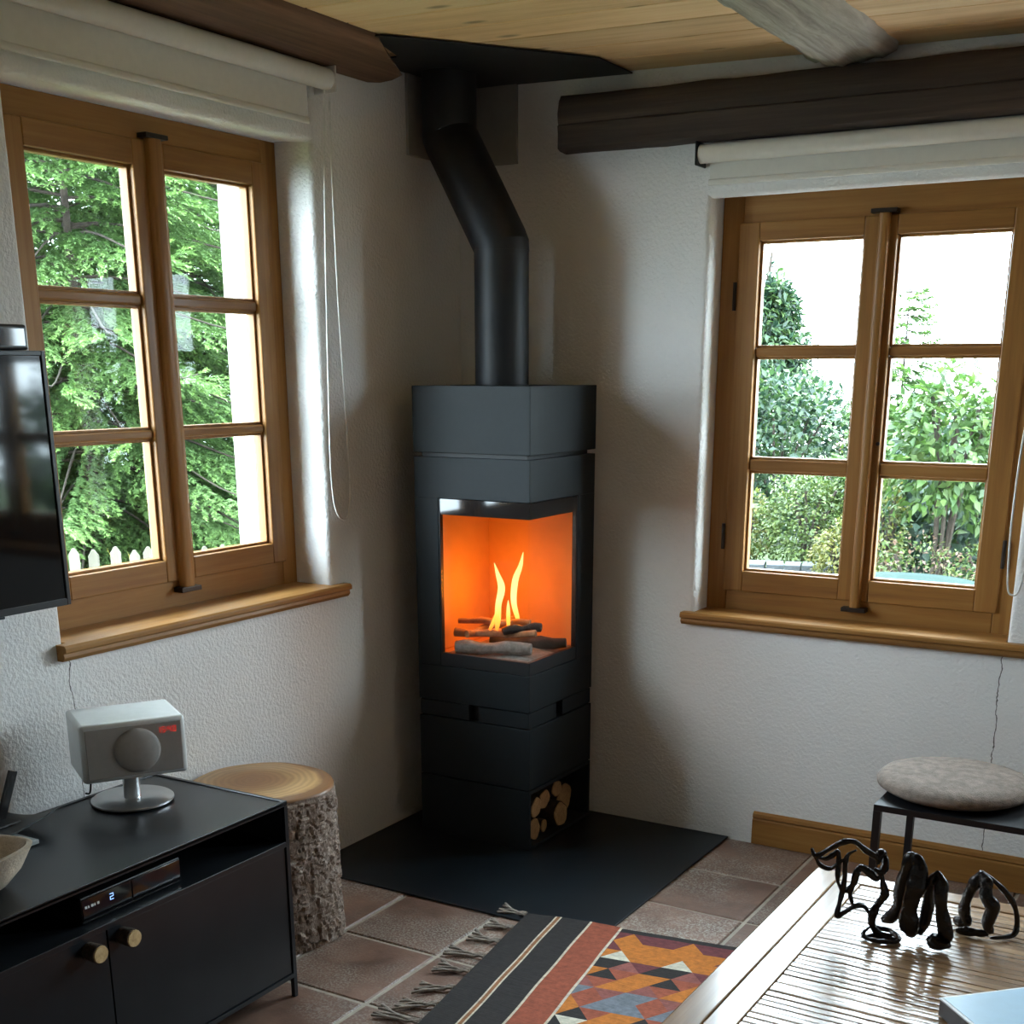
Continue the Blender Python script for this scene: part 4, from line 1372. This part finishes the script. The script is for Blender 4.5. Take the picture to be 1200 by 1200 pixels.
while tt < RLE - 1e-4:
    t1 = min(tt + chgt, RLE)
    rowc = rows_k[r_i % len(rows_k)]
    s = S0
    cidx = 0
    sh_ = (r_i % 2) * 0.5 * cwid
    # upright triangles sit on a ground of the row's other colour
    x = S0 - cwid + sh_
    while x < RWI:
        a0, a1, am = x, x + cwid, x + cwid / 2
        ca = rowc[cidx % 2] if rr_.random() < 0.85 else rowc[3]
        cb2 = rowc[2 + cidx % 2]
        lo_, hi_ = S0, RWI

        def cl(q):
            return min(max(q, lo_), hi_)
        if cl(a1) - cl(a0) > 1e-5:
            rb.add([rp(cl(a0), t1), rp(cl(a1), t1), rp(cl(am), tt)], [(0, 1, 2)], ki[ca])
        if cl(am + cwid) - cl(am) > 1e-5:
            rb.add([rp(cl(am), tt), rp(cl(a1), t1), rp(cl(am + cwid), tt)], [(0, 1, 2)], ki[cb2])
        x += cwid
        cidx += 1
    tt = t1
    r_i += 1
# backing gives the cloth its thickness
bk_ = [rp(0, 0, -0.0006), rp(RWI, 0.004, -0.0006), rp(RWI, RLE, -0.0006), rp(0, RLE, -0.0006)]
rb.hexa([(x, y, z - 0.004) for x, y, z in bk_], bk_, ki['char'])
obj('woven_field', rb, kmats, rug)
M['tassel'] = plain('fringe_wool', (0.30, 0.255, 0.215), 0.97, 0, 0.35, 60, 0.8, 300)
for k in range(17):
    tpos = 0.012 + k * 0.103
    if tpos > RLE:
        break
    mb = MB()
    L = random.uniform(0.085, 0.135)
    sway = random.uniform(-0.03, 0.03)
    zf = 0.0022
    for q in range(5):
        o1 = (q - 2) * 0.0055
        spread = (q - 2) * random.uniform(0.003, 0.007)
        P_ = []
        for m_ in range(8):
            u = m_ / 7
            s = -L * u
            lat = o1 * (1 - 0.6 * math.exp(-((u - 0.35) / 0.18) ** 2)) + spread * max(0, u - 0.45) * 3 + sway * u + 0.004 * math.sin(5 * u + q)
            w = O_ + E1 * s + E2 * (tpos + lat)
            zz = 0.0125 + 0.002 * math.sin(q * 2 + 6 * u) if u < 0.2 else 0.009 + 0.003 * math.sin(q * 2.3 + 7 * u)
            P_.append((w.x, w.y, max(0.0045, zz)))
        mb.tube(P_, [0.0042 + 0.001 * math.sin(m_ * 2.2 + q) for m_ in range(8)], 6)
    obj('fringe_tassel', mb, M['tassel'], rug, smooth=80)

# ------------------------------------------------------------------ garden outside the windows
GZ = -0.18


def leafmat(name, trans=0.35, rough=0.5):
    t = NT(name)
    at = t.n('ShaderNodeAttribute', attribute_name='tint')
    t.color(at.outputs['Color'])
    t.set(Roughness=rough)
    tl = t.n('ShaderNodeBsdfTranslucent')
    t.l(at.outputs['Color'], tl.inputs['Color'])
    mx = t.n('ShaderNodeMixShader')
    mx.inputs[0].default_value = trans
    t.l(t.p.outputs[0], mx.inputs[1])
    t.l(tl.outputs[0], mx.inputs[2])
    t.l(mx.outputs[0], t.out.inputs['Surface'])
    return t.mat


M['leaf'] = leafmat('leaf')
M['needle'] = leafmat('needle', 0.25, 0.6)
M['trunk'] = plain('trunk_bark', (0.035, 0.025, 0.018), 0.95, 0, 0.4, 30, 0.8, 60)
M['lawn'] = plain('lawn', (0.06, 0.085, 0.03), 0.95, 0, 0.4, 6, 0.5, 60)
M['weathered'] = wood('weathered_picket', (0.07, 0.062, 0.045), (0.10, 0.09, 0.068), (0.14, 0.125, 0.098), 'z', 0.9, 1.5, 0.3, rand=0.4)
M['stone'] = plain('garden_stone', (0.045, 0.050, 0.056), 0.9, 0, 0.35, 9, 0.8, 40)
M['garden_green'] = plain('green_enamel', (0.007, 0.022, 0.018), 0.8, 0, 0.08, Specular_IOR_Level=0.1)


def bigmesh(name, V, F, tint, mat):
    tint = tint * (0.85 if mat.name == 'needle' else 0.68)
    V = np.asarray(V, np.float32)
    F = np.asarray(F, np.int32)
    me = bpy.data.meshes.new(name)
    me.vertices.add(len(V))
    me.vertices.foreach_set('co', V.ravel())
    k = F.shape[1]
    me.loops.add(F.size)
    me.loops.foreach_set('vertex_index', F.ravel())
    me.polygons.add(len(F))
    me.polygons.foreach_set('loop_start', np.arange(0, F.size, k, dtype=np.int32))
    me.polygons.foreach_set('loop_total', np.full(len(F), k, np.int32))
    me.update(calc_edges=True)
    ca = me.color_attributes.new('tint', 'FLOAT_COLOR', 'POINT')
    ca.data.foreach_set('color', np.concatenate([tint, np.ones((len(V), 1))], 1).astype(np.float32).ravel())
    me.materials.append(mat)
    return me


def perp_frame(d):
    d = d / np.linalg.norm(d, axis=1, keepdims=True)
    up = np.tile(np.array([0, 0, 1.0]), (len(d), 1))
    s = np.cross(d, up)
    s /= np.maximum(np.linalg.norm(s, axis=1, keepdims=True), 1e-6)
    u = np.cross(s, d)
    return d, s, u


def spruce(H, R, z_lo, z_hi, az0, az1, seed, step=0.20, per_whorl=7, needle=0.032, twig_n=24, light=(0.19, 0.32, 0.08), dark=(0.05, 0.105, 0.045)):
    """needle twigs on drooping branches; foliage only between z_lo and z_hi and azimuths az0..az1. Origin at trunk foot."""
    g = np.random.default_rng(seed)
    tw_p, tw_d, tw_l, tw_a = [], [], [], []
    br = MB()
    z = z_lo
    while z < z_hi:
        for k in range(per_whorl):
            az = az0 + (az1 - az0) * (k + g.uniform(-0.4, 0.4)) / per_whorl
            zz = z + g.uniform(-0.1, 0.1)
            L = (R * (1 - zz / H) ** 0.8 + 0.15) * g.uniform(0.8, 1.1)
            e0 = 0.15 + 0.35 * zz / H + g.uniform(-0.15, 0.1)
            n = max(6, int(L / 0.05))
            u = np.linspace(0, 1, n)
            rr_ = L * u
            hz = zz + L * (math.tan(e0) * u * 0.7 - 0.62 * u ** 1.8 + 0.28 * u ** 4)
            P_ = np.stack([rr_ * math.cos(az), rr_ * math.sin(az), hz], 1)
            br.tube([tuple(p) for p in P_[::3]], [0.008 * (1 - 0.85 * q) + 0.0015 for q in u[::3]], 4, cap=False)
            T = np.gradient(P_, axis=0)
            T /= np.linalg.norm(T, axis=1, keepdims=True)
            side = np.array([-math.sin(az), math.cos(az), 0])
            for i in range(2, n):
                for s in (-1, 1):
                    ll = (0.10 + 0.42 * (1 - u[i]) * min(1, u[i] * 2.4)) * L / 1.6 * g.uniform(0.7, 1.15)
                    d = T[i] * 0.62 + side * s * 0.78 + np.array([0, 0, g.uniform(-0.28, 0.05)])
                    d /= np.linalg.norm(d)
                    m = max(1, int(ll / 0.06))
                    for j in range(m):
                        q = (j + 1) / m
                        p = P_[i] + d * ll * q + np.array([0, 0, -0.18 * ll * q * q])
                        for s2 in ((-1, 1) if j < m - 1 else (0,)):
                            dd = d * 0.8 + T[i] * 0.45 + np.cross(d, [0, 0, 1]) * s2 * 0.6 + np.array([0, 0, g.uniform(-0.35, 0.1)])
                            tw_p.append(p)
                            tw_d.append(dd)
                            tw_l.append(g.uniform(0.07, 0.13))
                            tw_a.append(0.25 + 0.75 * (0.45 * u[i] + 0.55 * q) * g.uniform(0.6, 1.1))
            tw_p.append(P_[-1])
            tw_d.append(T[-1])
            tw_l.append(0.11)
            tw_a.append(1.0)
        z += step * g.uniform(0.85, 1.15)
    p = np.array(tw_p)
    d, s, u_ = perp_frame(np.array(tw_d))
    L = np.array(tw_l)
    a = np.clip(np.array(tw_a), 0, 1)
    N = len(p)
    K = twig_n
    tt = np.tile((np.arange(K) + 0.5) / K, (N, 1)) + g.uniform(-0.02, 0.02, (N, K))
    ph = g.uniform(0, 2 * np.pi, (N, K))
    sgn = np.where(np.arange(K) % 2 == 0, 1.0, -1.0)[None, :]
    ph = np.where(g.random((N, K)) < 0.65, (0.5 * np.pi - sgn * 0.5 * np.pi) + g.uniform(-0.5, 0.5, (N, K)), ph)
    radial = np.cos(ph)[..., None] * s[:, None, :] + np.abs(np.sin(ph))[..., None] * u_[:, None, :] * np.where(g.random((N, K)) < 0.75, 1, -1)[..., None]
    base = p[:, None, :] + d[:, None, :] * (tt * L[:, None])[..., None]
    nd = radial * 0.62 + d[:, None, :] * 0.80
    nl = needle * (1.1 - 0.35 * tt)
    tip = base + nd * nl[..., None]
    wv_ = np.cross(nd, np.stack([g.uniform(-1, 1, (N, K)) * 0.3, g.uniform(-1, 1, (N, K)) * 0.3, np.ones((N, K))], -1))
    wv_ /= np.maximum(np.linalg.norm(wv_, axis=-1, keepdims=True), 1e-6)
    wid = needle * 0.19
    v = np.stack([base - wv_ * wid, base + wv_ * wid, tip], 2).reshape(-1, 3)
    F = np.arange(len(v)).reshape(-1, 3)
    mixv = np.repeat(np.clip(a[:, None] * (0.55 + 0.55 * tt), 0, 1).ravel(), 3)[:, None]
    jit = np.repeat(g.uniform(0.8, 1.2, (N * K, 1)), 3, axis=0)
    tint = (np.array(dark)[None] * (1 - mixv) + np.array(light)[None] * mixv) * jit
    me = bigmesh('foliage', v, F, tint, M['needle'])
    return me, br


def place_spruce(loc, H, me, br, r, label, rotz=0.0, scale=1.0, group='spruce trees outside the left window', brm=[None]):
    root = thing('spruce_tree', loc, label, 'tree', group)
    root.rotation_euler = (0, 0, rotz)
    root.scale = (scale,) * 3
    mb = MB().tube([(0, 0, 0), (0.01, 0, H * 0.3), (0, 0.01, H * 0.6), (0, 0, H)], [r, r * 0.75, r * 0.45, 0.006], 10)
    o = inst('trunk', mb.mesh('trunk', [M['trunk']], 60), root, (0, 0, 0))
    o = inst('branches', br, root, (0, 0, 0))
    o['kind'] = 'stuff'
    o = inst('foliage', me, root, (0, 0, 0))
    o['kind'] = 'stuff'
    return root


toward = math.atan2(-4.03 - 1.42, 2.62 + 3.5)
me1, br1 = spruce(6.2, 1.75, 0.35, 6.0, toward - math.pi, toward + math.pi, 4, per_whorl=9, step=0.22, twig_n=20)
brm1 = br1.mesh('branches', [M['trunk']])
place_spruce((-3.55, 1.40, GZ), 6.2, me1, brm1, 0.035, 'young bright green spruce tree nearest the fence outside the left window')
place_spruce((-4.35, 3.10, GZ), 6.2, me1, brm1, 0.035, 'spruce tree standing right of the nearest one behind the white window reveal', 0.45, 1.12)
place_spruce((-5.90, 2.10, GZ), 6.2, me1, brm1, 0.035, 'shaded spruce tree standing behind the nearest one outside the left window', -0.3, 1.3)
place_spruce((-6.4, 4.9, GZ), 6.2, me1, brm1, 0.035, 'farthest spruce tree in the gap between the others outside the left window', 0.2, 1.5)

lm_ = MB()
ys_ = [0.39, 1.2, 1.95] + [1.95 + 0.12 * k for k in range(1, 11)] + [6, 12, 22]
vs = []
for y in ys_:
    q = min(max((y - 1.95) / 1.2, 0), 1)
    for x in (-14, -1.2, 5, 12):
        vs.append((x, y, GZ + (0.42 * q * q * (3 - 2 * q) if x in (-1.2, 5, 12) else 0)))
lm_.add(vs, [(a * 4 + b_, a * 4 + b_ + 1, a * 4 + b_ + 5, a * 4 + b_ + 4) for a in range(len(ys_) - 1) for b_ in range(3)])
lawn = obj('lawn', lm_, M['lawn'], loc=(0, 0.39, GZ), kind='structure')
lawn2 = obj('lawn', MB().box(-14, -0.39, -8, 0.389, GZ - 0.1, GZ), M['lawn'], loc=(-4, -4, GZ), kind='structure')


# pale gravel terrace along the right wall of the house
M['gravel'] = plain('pale_gravel', (0.46, 0.44, 0.40), 0.95, 0, 0.25, 30, 0.6, 90)
obj('terrace', MB().box(-0.8, 6.0, 0.392, 2.15, GZ + 0.001, GZ + 0.02), M['gravel'], loc=(2, 1.2, GZ), kind='structure')


# picket fence
fa, fb = Vector((-2.47, 0.17, 0)), Vector((-1.83, 0.84, 0))
fd = (fb - fa).normalized()
fn = Vector((fd.y, -fd.x, 0))
fen = thing('picket_fence', tuple(fa + Vector((0, 0, GZ))), 'low weathered picket fence with pointed boards outside the left window', 'fence')
az = math.atan2(fd.y, fd.x)
pk = MB()
w, h, th = 0.025, 0.93, 0.009
poly = [(-w, 0), (w, 0), (w, h - 0.03), (0.006, h), (-0.006, h), (-w, h - 0.03)]
pk.hexa([(x, -th, z) for x, z in poly], [(x, th, z) for x, z in poly])
pkm = pk.mesh('picket', [M['weathered']])
for k in range(-9, 17):
    o = inst('picket', pkm, fen, fd * (0.012 + k * 0.088 + random.uniform(-0.008, 0.008)) + Vector((0, 0, random.uniform(-0.02, 0.012))), (0, random.uniform(-0.02, 0.02), az))
rl_ = MB().box(-0.85, 1.5, 0.010, 0.032, 0, 0.05).mesh('fence_rail', [M['weathered']])
for zz in (0.22, 0.68):
    inst('fence_rail', rl_, fen, (0, 0, zz), (0, 0, az))


# broad-leaved shrubs
def leaves(center, rad, n, size, cols, seed, flat=0.5, aspect=0.55, droop=0.2, shell=0.55):
    g = np.random.default_rng(seed)
    dirs = g.normal(size=(n, 3))
    dirs /= np.linalg.norm(dirs, axis=1, keepdims=True)
    # lumpy crown
    lump = 1 + 0.16 * np.sin(dirs[:, 0] * 5 + seed) * np.sin(dirs[:, 1] * 6 + 2 * seed) + 0.12 * np.sin(dirs[:, 2] * 9 + dirs[:, 0] * 7)
    rr = (shell + (1 - shell) * g.random(n)) ** 0.6 * lump
    p = dirs * rr[:, None] * np.array(rad) + np.array(center)
    ax = dirs * 0.7 + g.normal(size=(n, 3)) * 0.6 + np.array([0, 0, -droop])
    ax /= np.linalg.norm(ax, axis=1, keepdims=True)
    nrm = dirs * flat + np.array([0, 0, 0.9]) + g.normal(size=(n, 3)) * 0.35
    sd_ = np.cross(ax, nrm)
    sd_ /= np.maximum(np.linalg.norm(sd_, axis=1, keepdims=True), 1e-6)
    up = np.cross(sd_, ax)
    L = size * g.uniform(0.65, 1.25, n)[:, None]
    W = L * aspect * 0.5
    a = p
    b_ = p + ax * L * 0.45 + sd_ * W + up * L * 0.08
    c = p + ax * L - up * L * 0.10
    d = p + ax * L * 0.45 - sd_ * W + up * L * 0.08
    v = np.stack([a, b_, c, d], 1).reshape(-1, 3)
    i0 = np.arange(n)[:, None] * 4
    F = np.concatenate([i0 + np.array([[0, 1, 2]]), i0 + np.array([[0, 2, 3]])], 0)
    cols = np.array(cols)
    pick = cols[g.integers(0, len(cols), n)] * g.uniform(0.75, 1.25, (n, 1))
    tint = np.repeat(np.clip(pick, 0, 1), 4, axis=0)
    return v, F, tint


def shrub(name, x, y, zc_, rad, n, size, cols, seed, label, cat, group, stems=7, z0=GZ, **kw):
    root = thing(name, (x, y, z0), label, cat, group)
    v, F, tint = leaves((0, 0, zc_ - z0), rad, n, size, cols, seed, **kw)
    o = inst('leaves', bigmesh('leaves', v, F, tint, M['leaf']), root, (0, 0, 0))
    o['kind'] = 'stuff'
    g = random.Random(seed)
    mb = MB()
    for k in range(stems):
        a = g.uniform(0, 6.28)
        q = g.uniform(0.2, 0.75)
        e = (rad[0] * q * math.cos(a), rad[1] * q * math.sin(a), zc_ - z0 + rad[2] * g.uniform(0.1, 0.7))
        mb.tube(catmull([(0.03 * math.cos(a), 0.03 * math.sin(a), 0), (e[0] * 0.3, e[1] * 0.3, e[2] * 0.5), e], 4), 0.010, 5)
    inst('stems', mb.mesh('stems', [M['trunk']], 60), root, (0, 0, 0))
    return root


GR = 'shrubs outside the right window'
green = [(0.055, 0.11, 0.03), (0.04, 0.085, 0.028), (0.08, 0.14, 0.04)]
dgreen = [(0.022, 0.058, 0.03), (0.015, 0.042, 0.024), (0.035, 0.075, 0.035)]
lime = [(0.10, 0.16, 0.032), (0.14, 0.185, 0.045), (0.08, 0.13, 0.035)]
yel = [(0.17, 0.175, 0.03), (0.14, 0.165, 0.035), (0.21, 0.19, 0.05)]
bright = [(0.075, 0.15, 0.028), (0.05, 0.11, 0.025), (0.11, 0.185, 0.04)]
def ter(x, y):
    q = min(max((y - 1.95) / 1.2, 0), 1)
    return GZ + 0.42 * q * q * (3 - 2 * q)


def garden_shrub(name, x, y, *a, **k):
    shrub(name, x, y, *a, z0=ter(x, y) - 0.01, **k)


pinkish = [(0.24, 0.14, 0.10), (0.20, 0.13, 0.08)]
garden_shrub('leafy_shrub', 1.03, 3.09, 1.22, (0.36, 0.30, 0.40), 1500, 0.068, bright, 21, 'large-leaved bright green shrub in the middle of the right casement', 'shrub', GR, shell=0.25)
garden_shrub('leafy_shrub', 1.32, 3.50, 1.10, (0.40, 0.34, 0.44), 1500, 0.070, bright + green, 30, 'large-leaved shrub right of the brightest one at the casement edge', 'shrub', GR, shell=0.25)
garden_shrub('leafy_shrub', 0.92, 4.25, 0.78, (0.62, 0.40, 0.50), 2600, 0.085, dgreen, 22, 'dark large-leaved shrub low behind the bright green one', 'shrub', GR)
garden_shrub('round_bush', -0.17, 4.52, 0.60, (0.32, 0.28, 0.34), 4200, 0.034, lime, 23, 'rounded lime green bush above the garden wall', 'shrub', GR)
garden_shrub('yellow_bush', 0.34, 3.62, 0.48, (0.17, 0.17, 0.22), 2400, 0.030, yel, 24, 'small yellow-green bush at the end of the garden wall', 'shrub', GR)
garden_shrub('yellow_bush', -0.66, 4.62, 0.52, (0.22, 0.22, 0.26), 2200, 0.034, yel + lime, 31, 'yellowish bush at the left edge above the garden wall', 'shrub', GR)
garden_shrub('hedge_bush', -0.98, 6.1, 0.92, (0.85, 0.55, 0.62), 6500, 0.070, green + dgreen, 25, 'broad mid-green bush filling the left casement background', 'shrub', GR)
garden_shrub('hedge_bush', 0.30, 6.3, 0.80, (0.75, 0.55, 0.55), 6000, 0.070, green + lime, 26, 'broad paler bush behind the meeting strip of the right window', 'shrub', GR)
garden_shrub('hedge_bush', 1.55, 6.0, 0.75, (0.75, 0.55, 0.55), 5000, 0.070, dgreen + green, 33, 'broad dark bush farthest right behind the large-leaved shrubs', 'shrub', GR)
garden_shrub('hedge_bush', 5.6, 3.4, 0.95, (1.6, 0.6, 0.85), 6000, 0.09, dgreen + green, 34, 'wide hedge on the bank out beyond the right edge of the picture', 'shrub', GR)
garden_shrub('flowering_bush', 0.10, 5.30, 0.72, (0.42, 0.34, 0.40), 3000, 0.038, lime + pinkish[:1], 27, 'loose bush with pinkish seed heads in mid garden', 'shrub', GR)
garden_shrub('columnar_bush', 0.60, 3.61, 0.62, (0.11, 0.11, 0.42), 1500, 0.034, yel + lime, 28, 'narrow upright yellow-green bush left in the right casement', 'shrub', GR)
garden_shrub('meadow_bush', 0.98, 2.86, 0.50, (0.32, 0.16, 0.24), 1500, 0.028, lime + pinkish, 29, 'low pink and green flowering plants beneath the large-leaved shrub', 'shrub', GR)
garden_shrub('meadow_bush', 1.36, 3.02, 0.52, (0.24, 0.15, 0.22), 1200, 0.028, lime + green, 32, 'low green plants right of the pink flowering ones', 'shrub', GR)
# dark tree and sapling
root = thing('garden_tree', (-1.62, 7.2, GZ + 0.41), 'dark green tree at the left edge of the right window', 'tree')
for k, (zz, r) in enumerate(((1.0, 0.75), (1.35, 0.62), (1.70, 0.40), (2.0, 0.20))):
    v, F, tint = leaves((0.05 * k, 0, zz - GZ - 0.41), (r, r, 0.36), 2600, 0.085, dgreen + green, 40 + k, droop=0.5, aspect=0.4, shell=0.3)
    o = inst('foliage', bigmesh('foliage', v, F, tint, M['leaf']), root, (0, 0, 0))
    o['kind'] = 'stuff'
inst('trunk', MB().tube([(0, 0, 0), (0, 0, 1.2), (0.1, 0, 2.3)], [0.09, 0.06, 0.01], 8).mesh('trunk', [M['trunk']], 60), root, (0, 0, 0))
me2, br2 = spruce(4.7, 1.25, 1.2, 4.6, -math.pi, math.pi, 9, step=0.20, per_whorl=7, needle=0.085, twig_n=16)
place_spruce((0.29, 4.87, GZ + 0.40), 4.7, me2, br2.mesh('branches', [M['trunk']]), 0.05, 'thin young conifer whose tip pokes above the shrubs in the right window', scale=0.41, group='garden conifers')


def blades(name, x, y, n, h, spread, cols, seed, label, cat, wid=0.006, group=None, z0=GZ):
    g = np.random.default_rng(seed)
    base = np.stack([g.normal(0, spread, n), g.normal(0, spread, n), np.zeros(n)], 1)
    az_ = g.uniform(0, 2 * np.pi, n)
    hh = h * g.uniform(0.5, 1.1, n)
    lean = g.uniform(0.1, 0.5, n) * hh
    dx = np.stack([np.cos(az_), np.sin(az_), np.zeros(n)], 1)
    sx = np.stack([-np.sin(az_), np.cos(az_), np.zeros(n)], 1) * wid
    mid = base + dx * (lean * 0.3)[:, None] + np.array([0, 0, 1]) * (hh * 0.6)[:, None]
    tip = base + dx * lean[:, None] + np.array([0, 0, 1]) * hh[:, None]
    v = np.stack([base - sx, base + sx, mid - sx * 0.8, mid + sx * 0.8, tip], 1).reshape(-1, 3)
    i0 = np.arange(n)[:, None] * 5
    F = np.concatenate([i0 + np.array([[0, 1, 3]]), i0 + np.array([[0, 3, 2]]), i0 + np.array([[2, 3, 4]])], 0)
    c = np.array(cols)
    tint = np.repeat(c[g.integers(0, len(c), n)] * g.uniform(0.8, 1.2, (n, 1)), 5, axis=0)
    o = bpy.data.objects.new(name, bigmesh(name, v, F, tint, M['leaf']))
    C.objects.link(o)
    o.location = (x, y, z0)
    return tag(o, label, cat, group, 'stuff')


pale = [(0.34, 0.34, 0.20), (0.42, 0.40, 0.26), (0.25, 0.29, 0.12)]
blades('tall_grass', 1.22, 2.60, 520, 0.50, 0.10, pale, 51, 'palest tall grass at the bottom right of the right window', 'grass', z0=0.06)
blades('tall_grass', 0.98, 2.62, 360, 0.50, 0.09, pale + lime, 52, 'greener tall grass left of the palest grass', 'grass', z0=0.06)
blades('strap_plant', -1.45, 0.02, 26, 0.95, 0.07, [(0.30, 0.42, 0.10), (0.22, 0.36, 0.10)], 53, 'strappy green plant beside the white reveal outside the left window', 'plant', 0.010)
blades('orange_plant', -1.62, 0.10, 34, 0.98, 0.06, [(0.62, 0.36, 0.05), (0.55, 0.42, 0.08)], 54, 'yellow-orange leaved plant outside the left window by the fence', 'plant', 0.016)
shrub('ground_bush', -2.6, 1.15, 0.15, (0.9, 0.45, 0.42), 2600, 0.05, dgreen + green, 55, 'low dark bush at the foot of the spruces behind the fence', 'shrub', None)

# dry stone garden wall
wa, wb_ = Vector((-0.75, 3.62, 0)), Vector((0.14, 3.92, 0))
wd = (wb_ - wa).normalized()
sw = thing('stone_wall', tuple(wa + Vector((0, 0, 0.235))), 'low grey dry-stone garden wall under the bushes', 'wall')
stm = []
for k in range(5):
    g = random.Random(70 + k)
    mb = MB()
    vs = []
    for (a, bq, c) in [(a, bq, c) for c in (0, 1) for (a, bq) in ((-1, -1), (1, -1), (1, 1), (-1, 1))]:
        vs.append((a * 0.5 * g.uniform(0.86, 1.0), bq * 0.5 * g.uniform(0.85, 1.0), (c - 0.5) * g.uniform(0.88, 1.0)))
    mb.add(vs, [(0, 1, 2, 3), (4, 5, 6, 7), (0, 1, 5, 4), (1, 2, 6, 5), (2, 3, 7, 6), (3, 0, 4, 7)])
    stm.append(mb.mesh('stone', [M['stone']]))
azw = math.atan2(wd.y, wd.x)
zz = 0.0
for row in range(4):
    hgt_ = random.uniform(0.040, 0.055)
    s = random.uniform(-0.15, 0)
    while s < (wb_ - wa).length:
        ln2 = random.uniform(0.09, 0.20)
        inst('stone', random.choice(stm), sw, wd * (s + ln2 / 2) + Vector((0, 0, zz + hgt_ / 2)), (0, 0, azw + random.uniform(-0.04, 0.04)), (ln2, 0.22, hgt_))
        s += ln2
    zz += hgt_ * 0.98

# round green garden table
gt = thing('garden_table', (1.24, 1.52, GZ), 'round dark green garden table just outside the right window', 'table')
obj('table_top', MB().lathe(1.24, 1.52, [(0.02, 0.676), (0.33, 0.676), (0.345, 0.684), (0.345, 0.694), (0.33, 0.702), (0.18, 0.712), (0.02, 0.716)], 48), M['garden_green'], gt, smooth=40)
obj('pedestal', MB().lathe(1.24, 1.52, [(0.05, GZ + 0.03), (0.03, GZ + 0.10), (0.028, 0.60), (0.06, 0.676)], 20), M['garden_green'], gt, smooth=60)
obj('foot', MB().lathe(1.24, 1.52, [(0.22, GZ + 0.002), (0.22, GZ + 0.012), (0.06, GZ + 0.035)], 32), M['garden_green'], gt, smooth=60)
